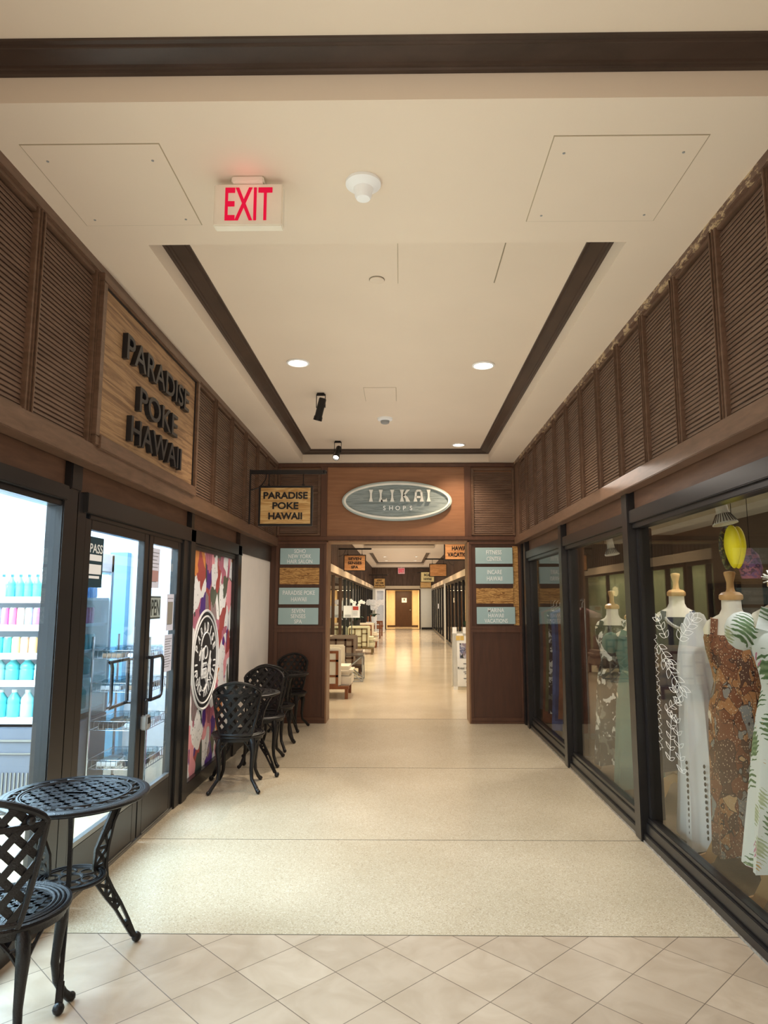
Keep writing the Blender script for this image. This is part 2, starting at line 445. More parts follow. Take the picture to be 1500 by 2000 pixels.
# ================================================================ SETTING
ZC, ZK = 3.38, 3.53            # soffit and coffer ceiling heights
XL, XR = -1.64, 1.50           # louvre planes
SL, SR = -1.75, 1.60           # storefront planes
YP = 8.90                      # portal face
YT = 3.39                      # tile / terrazzo joint
YE = 37.5                      # far wall
struct(MB().box(-1.75, -5, -.1, 1.62, YT, 0).build('floor', TILE))
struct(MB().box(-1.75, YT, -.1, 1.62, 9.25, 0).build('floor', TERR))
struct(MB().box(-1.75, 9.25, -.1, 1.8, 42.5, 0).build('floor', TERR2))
for k, y in enumerate((YT, 4.66, 6.58, 9.22)):
    struct(MB().box(-1.72, y - .003, -.002, 1.57, y + .003, .0008).build('trim_%d' % (k + 1), M('floor_joint_%d' % k, '#5E5444', .6)))

# ceilings: soffits with two coffers in the hall, more in the corridor beyond
def rect_sweep(mb, x0, y0, x1, y1, prof):
    k = len(prof); v = []
    for o, z in prof: v += [(x0 + o, y0 + o, z), (x1 - o, y0 + o, z), (x1 - o, y1 - o, z), (x0 + o, y1 - o, z)]
    f = [(i * 4 + j, i * 4 + (j + 1) % 4, ((i + 1) % k) * 4 + (j + 1) % 4, ((i + 1) % k) * 4 + j) for i in range(k) for j in range(4)]
    return mb.add(v, f)
CX0, CX1 = -1.31, 1.16
coffers = [(-4.5, 2.27), (3.28, 8.82)]
far_coffers = [(10.2, 13.4), (14.7, 23.7), (26.0, 35.2)]
def ceiling(y0, y1, cof, xl, xr, CX0=CX0, CX1=CX1):
    mb = MB()
    mb.box(xl, y0, ZC, CX0, y1, ZC + .35); mb.box(CX1, y0, ZC, xr, y1, ZC + .35)
    ys = [y0] + [q for c in cof for q in c] + [y1]
    for i in range(0, len(ys), 2): mb.box(CX0, ys[i], ZC, CX1, ys[i + 1], ZC + .35)
    for a, b_ in cof: mb.box(CX0, a, ZK, CX1, b_, ZK + .12)
    struct(mb.build('ceiling', CEIL))
ceiling(-5, 2.9, coffers[:1], -1.85, 1.75, -1.635, 1.495)
ceiling(2.9, 9.0, coffers[1:], -1.85, 1.75)
ceiling(9.0, 42.5, far_coffers, -1.85, 1.85)
CP = [(0, 3.484), (.018, 3.484), (.022, 3.491), (.034, 3.492), (.04, 3.499), (.098, 3.513), (.104, 3.513), (.108, 3.52), (.124, 3.522), (.128, 3.535), (0, 3.535)]
for k, (a, b_) in enumerate(coffers + far_coffers):
    struct(rect_sweep(MB(), CX0 if k else -1.635, a, CX1 if k else 1.495, b_, CP).build('trim_%d' % (k + 10), CROWN))

# upper side walls behind the louvres, overhanging the storefronts
struct(MB().box(-1.95, -5, 2.28, -1.69, 9.0, 3.6).build('wall_left', CROWN))  # dark colour paints in the shade seen between the slats
struct(MB().box(1.55, -5, 2.32, 1.9, 9.0, 3.6).build('wall_right', CROWN))  # same dark backing, shade of the slat gaps put into its colour
struct(MB().box(-1.72, -5, 2.265, XL + .012, YP, 2.375).box(-1.70, -5, 3.33, XL, YP, 3.385).build('trim_20', LOUVH, bevel=.004))
struct(MB().box(XR - .012, -5, 2.285, 1.58, YP, 2.385).build('trim_21', LOUVH, bevel=.004))
struct(MB().box(XR, -5, 3.33, 1.56, YP, 3.385).build('trim_24', chipped('chipped_top_moulding'), bevel=.004))
struct(MB().box(-1.95, -5.2, 0, 1.95, -5, 3.7).build('wall_back', WALLC))
struct(MB().box(-1.95, -5, 0, -1.75, .4, 2.3).build('wall_left', TRANS))
struct(MB().box(1.62, -5, 0, 1.9, .8, 2.35).build('wall_right', TRANS))
# white wall between the mural window and the portal
struct(MB().box(-1.95, 7.16, 0, -1.73, 9.25, 2.06).build('wall_left', WALLW))
struct(MB().box(-1.95, 7.16, 2.06, -1.715, 8.9, 2.29).build('trim_48', CROWN))
struct(MB().box(-1.73, 7.17, 0, -1.715, 8.9, .09).build('baseboard_left', FRAMEM))

# ---- louvred shutters
def louvre(name, w, h):
    t = thing(name, '', 'louvre panel')
    mb = MB(); sw = .034
    mb.box(-w/2, -.012, 0, -w/2 + sw, .04, h).box(w/2 - sw, -.012, 0, w/2, .04, h)
    mb.box(-w/2 + sw, -.004, 0, w/2 - sw, .04, .022).box(-w/2 + sw, -.004, h - .03, w/2 - sw, .04, h)
    mb.box(-w/2 + .006, -.02, .004, -w/2 + .014, -.012, h - .004).box(w/2 - .014, -.02, .004, w/2 - .006, -.012, h - .004)
    mb.build('frame', LOUVH, t, bevel=.003)
    sl = MB(); z = .04; R = Matrix.Rotation(math.radians(70), 3, 'X')
    while z < h - .04:
        sl.obox((0, .012, z), (w/2 - sw, .0108, .0025), R); z += .0235
    sl.build('slats', LOUV, t)
    return t
LP = louvre('louvred_shutter', .490, .965)
first = True
for k in range(12):
    y = 8.567 - .497 * k - .2485
    lab = 'dark brown louvred shutter on the right wall, %s counted from the portal' % (['first'] + ORD[1:])[k]
    if first: LP.location = (XR + .02, y, 2.378); LP.rotation_euler = (0, 0, -PI/2); LP['label'] = lab; LP['group'] = 'louvred shutters on the right wall'; first = False
    else: dup(LP, (XR + .02, y, 2.378), -PI/2, lab)
struct(MB().box(XR + .004, 8.57, 2.38, 1.56, 8.9, 3.34).build('trim_22', LOUVH))
LQ = louvre('louvred_shutter', .588, .965)
LQ.location = (XL - .02, 5.555, 2.372); LQ.rotation_euler = (0, 0, PI/2); LQ['group'] = 'louvred shutters on the left wall'
LQ['label'] = 'dark brown louvred shutter on the left wall right beyond the big wooden sign'
for k in range(1, 6):
    dup(LQ, (XL - .02, 5.555 + .595 * k, 2.372), PI/2, 'dark brown louvred shutter on the left wall, %s beyond the big wooden sign' % ORD[k])
dup(LQ, (XL - .02, 3.185, 2.372), PI/2, 'dark brown louvred shutter on the left wall just before the big wooden sign')
dup(LQ, (XL - .02, 2.59, 2.372), PI/2, 'dark brown louvred shutter at the left edge, second before the big wooden sign')
LR = louvre('louvred_shutter', .575, .90)
LR.location = (-1.36, YP - .03, 2.405); LR['label'] = 'louvred shutter on the portal behind the hanging wooden sign'; LR['group'] = 'louvred shutters on the portal'
dup(LR, (1.215, YP - .03, 2.405), 0, 'louvred shutter on the portal right of the oval sign')

# ---- portal
pr = sroot('wall_portal')
MB().box(-1.74, YP, 0, -.98, 9.25, 2.34).build('left_pillar', PILL, pr)
MB().box(.88, YP, 0, 1.585, 9.25, 2.34).build('right_pillar', PILL, pr)
MB().box(-1.655, YP, 2.34, 1.56, 9.2, ZC + .05).build('upper_panel', FASC, pr)
fn = lambda a, b, t: (a, t, b)
for x0, x1 in ((-1.655, -.98), (.88, 1.585)):
    m_ = MB().frame(x0, 0.03, x1, 1.19, .045, fn, YP - .016, YP)
    m_.frame(x0, 1.19, x1, 2.33, .04, fn, YP - .016, YP)
    m_.box(x0, YP - .022, 0, x1, YP, .03)
    m_.build('pillar_frame', PILLF, pr, bevel=.004)
MB().box(-.985, YP - .02, 0, -.965, 9.26, 2.335).box(.868, YP - .02, 0, .888, 9.26, 2.335).box(-.985, YP - .02, 2.318, .888, 9.26, 2.338).build('opening_trim', wood('worn_light_brown_edge', [(.2, '#6E4A33'), (.8, '#937052')], (6, 6, 1), .4), pr)
m_ = MB().frame(-1.655, 2.345, 1.53, 3.375, .05, fn, YP - .03, YP)
for x in (-1.035, .875): m_.box(x - .035, YP - .03, 2.39, x + .05, YP, 3.33)
m_.build('upper_frame', PILLF, pr, bevel=.004)
struct(pr)
# zebra wood backing behind the plaques
struct(MB().box(1.46, YP - .006, 1.235, 1.53, YP, 2.26).build('trim_23', ZEBRA))

# ---- right storefront
def storefront_right(n, y0, y1, mat_t=TRANS):
    r = sroot('window_%d' % n)
    f = MB().box(SR - .03, y0, 0, SR + .08, y1, .055).box(SR - .012, y0, .055, SR + .08, y1, .12).box(SR + .0, y0, .12, SR + .06, y1, .15)
    f.box(SR - .035, y0, 2.075, SR + .08, y1, 2.165).box(SR - .015, y0, 2.04, SR + .07, y1, 2.075)
    f.box(SR + .01, y0, .15, SR + .1, y0 + .05, 2.04).box(SR + .01, y1 - .05, .15, SR + .1, y1, 2.04)
    f.build('frame', FRAMEM, r, bevel=.004)
    MB().box(SR + .028, y0 + .04, .14, SR + .036, y1 - .04, 2.05).build('pane', GLASSR, r)
    MB().box(SR + .01, y0, 2.165, SR + .06, y1, 2.33).build('transom_panel', mat_t, r)
    MB().box(SR - .034, y0, .0, SR - .029, y1, .012).build('chipped_base', M('chipped_paint_%d' % n, '#8B8275', .8, var=.4, vs=30), r)
    return r
bays = [(.86, 2.70), (2.82, 4.64), (4.76, 6.58), (6.72, 8.52)]
for k, (a, b_) in enumerate(bays): storefront_right(k + 1, a, b_)
for k, y in enumerate((.8, 2.76, 4.70, 6.65, 8.58, 8.83)):
    w_ = .06 if k < 5 else .05
    struct(MB().box(SR - .045, y - w_, 0, SR + .1, y + w_, 2.33).build('trim_%d' % (30 + k), FRAMEM, bevel=.006))
struct(MB().box(SR, 8.6, 0, SR + .1, 8.9, 2.33).build('wall_right', FRAMEM))

# ---- left storefront
def lbox(mb, y0, z0, y1, z1, d0=.05, d1=.06): return mb.box(SL - d1, y0, z0, SL + d0, y1, z1)
r = sroot('window_5')
f = lbox(MB(), .4, 0, 3.40, .12); lbox(f, .4, 2.06, 3.40, 2.135); lbox(f, .4, 2.03, 3.40, 2.06, .02); lbox(f, .4, .12, .46, 2.03, .03)
f.build('frame', FRAMEM, r, bevel=.004)
MB().box(SL - .012, .45, .11, SL - .004, 3.41, 2.04).build('pane', GLASS, r)
MB().box(SL - .06, .4, 2.135, SL - .01, 3.46, 2.28).build('transom_panel', TRANS, r)
struct(lbox(lbox(MB(), 3.39, 0, 3.55, 2.13, .03), 3.53, 0, 3.645, 2.13, .03).build('trim_40', FRAMEM, bevel=.006))
struct(lbox(MB(), 3.46, 2.13, 3.58, 2.28, .03).build('trim_41', FRAMEM, bevel=.006))
struct(lbox(lbox(MB(), 5.29, 0, 5.43, 2.13, .04), 5.42, 0, 5.55, 2.13, .055).build('trim_42', FRAMEM, bevel=.006))
struct(lbox(MB(), 5.49, 2.13, 5.57, 2.28, .03).build('trim_43', FRAMEM, bevel=.006))
struct(lbox(lbox(MB(), 7.02, 0, 7.17, 2.13, .055), 7.22, 2.03, 7.3, 2.28, .03).build('trim_44', FRAMEM, bevel=.006))
f = lbox(MB(), 3.60, 2.025, 7.2, 2.135, .055); lbox(f, 3.69, 2.0, 7.03, 2.025, .03)
struct(f.build('trim_45', FRAMEM, bevel=.004))
struct(MB().box(SL - .06, 3.58, 2.135, SL - .01, 7.16, 2.28).build('trim_46', TRANS))
def leaf(n, y0, y1):
    r = sroot('door_%d' % n, (SL, (y0 + y1) / 2, 0))
    f = lbox(MB(), y0, .02, y0 + .075, 2.0, .022, .022); lbox(f, y1 - .075, .02, y1, 2.0, .022, .022)
    lbox(f, y0 + .075, .02, y1 - .075, .26, .022, .022); lbox(f, y0 + .075, 1.945, y1 - .075, 2.0, .022, .022)
    f.build('frame', FRAMEM, r, bevel=.003)
    lbox(MB(), y0 + .07, .255, y1 - .07, 1.95, .004, .004).build('pane', GLASS, r)
    lbox(lbox(MB(), y0 + .075, .26, y1 - .075, .285, .02, .012), y0 + .075, .02, y1 - .075, .03, .028, .0).build('glazing_bead', STEEL, r)
    return r
d1 = leaf(1, 3.655, 4.595); d2 = leaf(2, 4.61, 5.285)
def pull(par, ya, yb, x):
    p = [(SL + (.02 if x > SL else -.02), ya, 1.17), (x, ya, 1.17)]
    c = [(x, ya, 1.17), (x, yb - .04, 1.17), (x, yb - .012, 1.158), (x, yb, 1.13), (x, yb, .93), (x, yb - .012, .902), (x, yb - .04, .89), (x, ya, .89)]
    MB().tube(c, .0115, 10).tube(p, .0115, 10).tube([(x, ya, .89), (SL + (.02 if x > SL else -.02), ya, .89)], .0115, 10).tube([(x, ya, 1.165), (x, ya, .895)], .0115, 10).build('handle', M('dark_handle', '#3A3B40', .25, metal=.5), par, True)
pull(d2, 4.65, 4.86, SL + .06); pull(d1, 4.55, 4.30, SL - .06)
struct(MB().box(SL - .03, 3.65, 0, SL + .03, 5.29, .018).build('trim_47', STEEL))
# mural window
r = sroot('window_6')
f = lbox(MB(), 5.55, 0, 7.03, .11, .04); lbox(f, 5.55, .11, 5.585, 2.0, .03); lbox(f, 6.985, .11, 7.03, 2.0, .03); lbox(f, 5.55, 1.975, 7.03, 2.005, .03)
f.build('frame', FRAMEM, r, bevel=.004)
def mural():
    m, t, b = nt('printed_mural')
    tc = N(t, 'ShaderNodeTexCoord'); mp = N(t, 'ShaderNodeMapping'); mp.inputs['Scale'].default_value = (1, 1.0, .72)
    t.links.new(tc.outputs['Object'], mp.inputs[0])
    nz = N(t, 'ShaderNodeTexNoise'); nz.inputs['Scale'].default_value = 5; nz.inputs['Detail'].default_value = 1.5
    t.links.new(mp.outputs[0], nz.inputs['Vector'])
    mx = N(t, 'ShaderNodeMix', data_type='VECTOR'); mx.inputs['Factor'].default_value = .26
    t.links.new(mp.outputs[0], mx.inputs[4]); t.links.new(nz.outputs['Color'], mx.inputs[5])
    vo = N(t, 'ShaderNodeTexVoronoi'); vo.inputs['Scale'].default_value = 8.6; vo.inputs['Randomness'].default_value = .85
    t.links.new(mx.outputs[1], vo.inputs['Vector'])
    sp = N(t, 'ShaderNodeSeparateColor'); t.links.new(vo.outputs['Color'], sp.inputs[0])
    r_ = ramp(t, [(0, '#F3F1EE'), (.46, '#5B5F50'), (.57, '#A03B55'), (.67, '#EFA0A6'), (.76, '#553082'), (.84, '#A84B48'), (.90, '#D98A4C'), (.94, '#3A4A46')], 'CONSTANT')
    t.links.new(sp.outputs[0], r_.inputs[0])
    # striped plum rolls
    wv = N(t, 'ShaderNodeTexWave'); wv.bands_direction = 'Y'; wv.inputs['Scale'].default_value = 9; wv.inputs['Distortion'].default_value = 1.2; wv.inputs['Detail Scale'].default_value = 1
    t.links.new(mp.outputs[0], wv.inputs['Vector'])
    g1 = N(t, 'ShaderNodeMath', operation='GREATER_THAN'); g1.inputs[1].default_value = .86; t.links.new(wv.outputs['Fac'], g1.inputs[0])
    ca = N(t, 'ShaderNodeMath', operation='COMPARE'); ca.inputs[1].default_value = .61; ca.inputs[2].default_value = .06; t.links.new(sp.outputs[0], ca.inputs[0])
    mu = N(t, 'ShaderNodeMath', operation='MULTIPLY'); t.links.new(g1.outputs[0], mu.inputs[0]); t.links.new(ca.outputs[0], mu.inputs[1])
    m1 = N(t, 'ShaderNodeMix', data_type='RGBA'); m1.inputs[7].default_value = lin('#F0B9CC')
    t.links.new(mu.outputs[0], m1.inputs['Factor']); t.links.new(r_.outputs[0], m1.inputs[6])
    # dark grain marks on the white rice shapes
    v2 = N(t, 'ShaderNodeTexVoronoi'); v2.inputs['Scale'].default_value = 26; t.links.new(mp.outputs[0], v2.inputs['Vector'])
    l2 = N(t, 'ShaderNodeMath', operation='LESS_THAN'); l2.inputs[1].default_value = .16; t.links.new(v2.outputs['Distance'], l2.inputs[0])
    c2 = N(t, 'ShaderNodeMath', operation='LESS_THAN'); c2.inputs[1].default_value = .46; t.links.new(sp.outputs[0], c2.inputs[0])
    mu2 = N(t, 'ShaderNodeMath', operation='MULTIPLY'); t.links.new(l2.outputs[0], mu2.inputs[0]); t.links.new(c2.outputs[0], mu2.inputs[1])
    m2 = N(t, 'ShaderNodeMix', data_type='RGBA'); m2.inputs[7].default_value = lin('#77777B')
    t.links.new(mu2.outputs[0], m2.inputs['Factor']); t.links.new(m1.outputs[2], m2.inputs[6])
    t.links.new(m2.outputs[2], b.inputs['Base Color']); b.inputs['Roughness'].default_value = .3
    return m
MB().box(SL - .012, 5.575, .10, SL - .002, 6.995, 1.985).build('mural_graphic', mural(), r)

# ---- shop shells
struct(MB().box(-6.2, .2, -.1, SL, 7.3, -.001).build('floor', SHOPF))
struct(MB().box(-6.2, .2, 2.72, SL - .2, 7.3, 2.85).build('ceiling', SHOPW))
struct(MB().box(-6.2, 7.1, 0, SL - .06, 7.3, 2.8).build('wall_back', SHOPW))
struct(MB().box(-6.2, .2, 0, -6.0, 7.1, 2.8).build('wall_left', SHOPW))
struct(MB().box(-6.2, .2, 0, SL - .2, .4, 2.8).build('wall_front', SHOPW))
struct(MB().box(-3.03, 7.0, 0, -2.85, 7.1, 2.05).build('trim_50', M('blue_painted_post', '#7FBCDC', .6)))
struct(MB().box(SR + .02, .6, -.1, 4.4, 9.2, -.001).build('floor', M('dark_shop_carpet', '#5E4F3A', .9, var=.1, vs=30)))
struct(MB().box(SR + .15, .6, 2.42, 4.4, 9.2, 2.5).box(2.05, .6, 2.3, 2.25, 9.2, 2.42).box(2.7, .6, 2.3, 2.9, 9.2, 2.42).build('ceiling', M('shop_soffit_paint', '#B5A98F', .8)))
struct(MB().box(3.6, .6, 0, 3.8, 9.2, 2.5).build('wall_right', TAUPE))
struct(MB().box(SR + .1, 9.0, 0, 3.8, 9.2, 2.5).build('wall_end', TAUPE))
struct(MB().box(SR + .1, .6, 0, 3.8, .8, 2.5).build('wall_front', TAUPE))

# ---- corridor beyond the portal
FL, FR = -1.62, 1.70
RIB = wood('dark_vertical_boards', [(.25, '#3C2D25'), (.75, '#645044')], (9, 9, 1), .45, 2.5, .5, .05)
def ribwall(name, x, y0, y1, side):
    mb = MB().box(min(x, x + side * .1), y0, 2.37, max(x, x + side * .1), y1, 3.5)
    y = y0
    while y < y1:
        mb.box(x - side * .012 if side > 0 else x, y, 2.37, x if side > 0 else x + .012, y + .07, ZC); y += .16
    struct(mb.build(name, RIB))
ribwall('wall_left', FL, 9.2, YE, -1)
ribwall('wall_right', FR, 9.2, YE, 1)
mb = MB().box(-1.8, YE, 2.37, 1.8, YE + .12, 3.5)
for k in range(14): mb.box(-1.6 + k * .24, YE - .012, 2.37, -1.6 + k * .24 + .2, YE, ZC)
struct(mb.build('wall_end', RIB))
struct(MB().box(FL - .1, 9.2, 2.2, FL + .06, YE, 2.37).box(FR - .06, 9.2, 2.2, FR + .1, YE, 2.37).box(-1.7, YE - .06, 2.2, 1.75, YE + .1, 2.37).build('trim_60', BEIGE))
struct(MB().box(1.05, YE, 0, 1.85, YE + .12, 2.2).build('wall_end', WALLC))
struct(MB().box(-1.8, YE, 0, -.9, YE + .12, 2.2).build('wall_end', WALLC))
struct(MB().box(1.1, YE - .02, 0, 1.7, YE, .11).build('baseboard_end', FRAMEM))
struct(MB().frame(-.9, -.05, 1.05, 2.2, .07, lambda a, b, t: (a, t, b), YE - .03, YE + .1).build('trim_61', DARKW))
# alcove with the far door
struct(MB().box(-1.2, 41.2, 0, 1.4, 41.4, 3.0).build('wall_end', M('warm_alcove_wall', '#F0D9A8', .8)))
struct(MB().box(-.95, YE + .1, 0, -.85, 41.2, 2.6).box(1.0, YE + .1, 0, 1.1, 41.2, 2.6).build('wall_side', M('warm_alcove_side', '#EBD3A2', .8)))
struct(MB().box(-1, YE + .1, 2.2, 1.2, 41.3, 2.3).build('ceiling', CEIL))
dd = sroot('door_3', (.13, 41.2, 0))
MB().box(-.37, 41.14, 0, .63, 41.2, 2.14).build('door_panel', DARKW, dd)
MB().ball((.53, 41.1, 1.0), .05, 10).build('handle', STEEL, dd, True)
struct(MB().box(-.85, 41.17, 0, -.37, 41.2, .09).box(.63, 41.17, 0, 1.0, 41.2, .09).build('baseboard_end', DARKW))
# left side windows
k = 7
def farwin(n, x, y0, y1, side, pane, fw=.06, fm=DARKW, z0=.45, mull=1):
    r = sroot('window_%d' % n)
    f = MB().frame(y0, z0, y1, 2.2, fw, lambda a, b, t: (t, a, b), x - .04, x + .04)
    for q in range(1, mull + 1):
        yy = y0 + (y1 - y0) * q / (mull + 1); f.box(x - .04, yy - fw / 2, z0, x + .04, yy + fw / 2, 2.2)
    f.build('frame', fm, r)
    MB().box(x - .006, y0 + .03, z0 + .03, x + .002, y1 - .03, 2.17).build('pane', pane, r)
    if z0 > .1: MB().box(x - .05, y0, 0, x + .03, y1, z0).build('lower_panel', GREENW, r)
farwin(7, FL, 9.3, 11.6, -1, GLASS, .07, DARKW, .5, 2)
farwin(8, FL, 11.65, 14.2, -1, GLASS, .07, DARKW, .5, 2)
farwin(9, FL, 14.25, 18.0, -1, GLASS, .05, DARKW, .05, 1)
farwin(10, FL, 18.05, 23.5, -1, GLASS, .05, FRAMEM, .05, 3)
farwin(11, FL, 23.55, 30.5, -1, GLASS, .08, FRAMEM, .05, 4)
farwin(12, FL, 30.55, 37.4, -1, GLASS, .08, FRAMEM, .05, 4)
struct(MB().box(-3.2, 9.3, 0, -3.1, 23.5, 2.6).build('wall_left', M('sage_room_wall', '#B3B48A', .8)))
struct(MB().box(-3.2, 23.5, 0, -3.1, 37.5, 2.6).build('wall_left', DARKBOX))
struct(MB().box(-3.2, 9.2, -.1, -1.66, 37.5, -.002).build('floor', SHOPF))
struct(MB().box(-3.2, 9.2, 2.38, -1.66, 37.5, 2.5).build('ceiling', CEIL))
# right side storefronts
y = 9.3; n = 13
for (a, b_, fm) in ((9.3, 13.2, FRAMEM), (13.3, 17.2, FRAMEM), (17.3, 21.2, FRAMEM), (21.3, 25.6, FRAMEM), (26.4, 31.5, FRAMEM), (31.6, 37.4, FRAMEM)):
    farwin(n, FR, a, b_, 1, GLASS, .09, fm, .05, 2); n += 1
struct(MB().box(FR - .05, 25.65, 0, FR + .1, 26.35, 2.2).build('wall_right', WALLC))
for q, yy in enumerate((13.25, 17.25, 21.25)):
    struct(MB().box(FR - .03, yy - .07, 0, FR + .06, yy + .07, 2.2).build('trim_%d' % (62 + q), WALLW))
struct(MB().box(3.0, 9.25, 0, 3.1, 37.5, 2.6).build('wall_right', DARKBOX))
struct(MB().box(FR + .06, 9.25, -.1, 3.1, 37.5, -.002).build('floor', DARKBOX))
struct(MB().box(FR + .06, 9.25, 2.38, 3.1, 37.5, 2.5).build('ceiling', DARKBOX))
# ================================================================ SIGNS
# big wall sign on the left
t = thing('wall_sign', 'large rustic wooden wall sign with raised black letters PARADISE POKE HAWAII', 'sign', (XL, 4.39, 2.36))
lf = lambda a, b, x: (x, a, b)
MB().frame(3.475, 2.372, 5.255, 3.335, .05, lf, XL - .03, XL + .022).box(XL - .03, 3.52, 2.36, XL + .03, 5.21, 2.435).build('frame', LOUVH, t, bevel=.004)
bd = MB().box(XL - .04, 3.5, 2.40, XL - .004, 5.23, 3.31).build('board', SIGNW, t)
MB().frame(3.52, 2.43, 5.21, 3.29, .014, lf, XL - .004, XL + .004).build('inner_bead', LETB, t)
for body, yc, zc, w in (('PARADISE', 4.39, 3.045, 1.17), ('POKE', 4.385, 2.79, .71), ('HAWAII', 4.385, 2.575, .93)):
    MB().text(body, (XL - .004, yc, zc), UY, UZ, w=w, h=.158, depth=.032, off=.008).build('lettering', LETB, bd)

def hang_sign(y, x0, w, h, ztop, lines, label, woodm=SIGNW2, side=-1, bracket=True, letm=LETB, hs=None, name='hanging_sign', brlab=None, zb=.15):
    xc = x0 + w / 2
    t = thing(name, label, 'sign', (xc, y, ztop))
    MB().frame(x0, ztop - h, x0 + w, ztop, .022, lambda a, b, q: (a, q, b), y - .025, y + .025).build('frame', FRAMEM, t, bevel=.003)
    bd = MB().box(x0 + .02, y - .018, ztop - h + .02, x0 + w - .02, y + .018, ztop - .02).build('board', woodm, t)
    if lines:
        k = len(lines); pit = (h - .1) / k
        for i, (b_, fr) in enumerate(lines):
            MB().text(b_, (xc, y - .019, ztop - .05 - pit * (i + .5)), UX, UZ, w=w * fr, h=hs or pit * .68, depth=.005, off=.03).build('lettering', letm, bd)
    for dx in (-.32, .32):
        m_ = MB(); m_.tube([(xc + dx * w, y, ztop - .01), (xc + dx * w, y, ztop + zb - .005)], .006, 6)
        m_.ring((xc + dx * w, y, ztop + .012), .012, .004, 12, 5, Matrix.Rotation(PI/2, 3, 'X'))
        m_.build('hanger_rod', FRAMEM, t)
    if bracket:
        xw = (XL + .02) if y < 9 and side < 0 else (FL if side < 0 else FR)
        xe = xc + (w * .72 if side < 0 else -w * .72)
        b = thing('sign_bracket', 'iron wall bracket of the hanging sign that is %s' % brlab, 'bracket', (xw, y, ztop + zb))
        q = MB().bar((xw, y, ztop + zb), (xe, y, ztop + zb), .024, .044).ball((xe, y, ztop + zb), .022, 10)
        q.bar((xw - side * .008, y, ztop + zb + .03), (xw - side * .008, y, ztop - h * .95), .03, .014, (1, 0, 0))
        q.tube([(xw - side * (.01 + .17 * math.sin(a)), y, ztop + zb - .17 + .17 * (1 - math.cos(a)) - .02) for a in [i * PI / 2 / 8 for i in range(9)]], .006, 6)
        q.build('arm', FRAMEM, b)
    return t
hang_sign(7.1, -1.515, .575, .43, 2.765, [('PARADISE', .82), ('POKE', .48), ('HAWAII', .62)], 'hanging wooden sign with dark frame reading PARADISE POKE HAWAII', side=-1, brlab='nearest, before the portal')
hang_sign(17.3, -1.475, .57, .42, 2.72, [('SEVEN', .58), ('SENSES', .62), ('SPA', .32)], 'small orange wooden hanging sign reading SEVEN SENSES SPA beyond the portal', SIGNR, -1, brlab='lettered SEVEN SENSES SPA')
hang_sign(33.5, -1.36, .57, .48, 2.66, [('SOHO', .42), ('NEW YORK', .7), ('HAIR SALON', .8)], 'far left hanging wooden sign reading SOHO NEW YORK HAIR SALON', SIGNW2, -1, brlab='lettered SOHO NEW YORK HAIR SALON')
hang_sign(12.7, .80, .60, .46, 2.76, [('MARINA', .52), ('HAWAII', .5), ('VACATIONS', .78)], 'brown hanging sign reading MARINA HAWAII VACATIONS cut off by the right pillar', SIGNR, 1, brlab='lettered MARINA HAWAII VACATIONS')
hang_sign(21.9, .90, .57, .42, 2.74, [], 'blank brown hanging sign with no lettering on the right of the far corridor', SIGNR, 1, brlab='brown and blank')
hang_sign(27.0, .76, .56, .42, 2.70, [('INCARE', .5), ('HAWAII', .55)], 'yellowish hanging sign reading INCARE HAWAII behind the blank brown sign', M('pale_yellow_board', '#EBD69A', .6), 1, brlab='yellowish, lettered INCARE HAWAII')
hang_sign(33.0, .90, .56, .60, 2.76, [], 'farthest right hanging sign, pale wood, partly hidden behind the yellowish sign', SIGNW2, 1, brlab='farthest on the right')

# oval sign
OC = (-.057, 2.862); A, B = .727, .265
t = thing('oval_sign', 'oval grey carved sign with cream rim reading ILIKAI SHOPS over the portal', 'sign', (OC[0], YP, OC[1]))
el = lambda a, b, n=72: [(a * math.cos(2 * PI * i / n), b * math.sin(2 * PI * i / n)) for i in range(n)]
MB().flat(el(A - .02, B - .02), (OC[0], YP, OC[1]), UX, UZ, .04).build('board', OVALM, t)
def oval_band(a0, b0, a1, b1, y0, y1):
    n = 96; v = []
    for (a, b, y) in ((a0, b0, y0), (a0, b0, y1), (a1, b1, y1), (a1, b1, y0)):
        v += [(OC[0] + a * math.cos(2 * PI * i / n), y, OC[1] + b * math.sin(2 * PI * i / n)) for i in range(n)]
    return MB().add(v, [(i * n + j, i * n + (j + 1) % n, ((i + 1) % 4) * n + (j + 1) % n, ((i + 1) % 4) * n + j) for i in range(4) for j in range(n)])
oval_band(A, B, A - .035, B - .035, YP - .0, YP - .055).build('outer_rim', OVALR, t, bevel=.006)
oval_band(A - .022, B - .022, A - .05, B - .05, YP - .03, YP - .066).build('inner_rim', OVALW, t, bevel=.006)
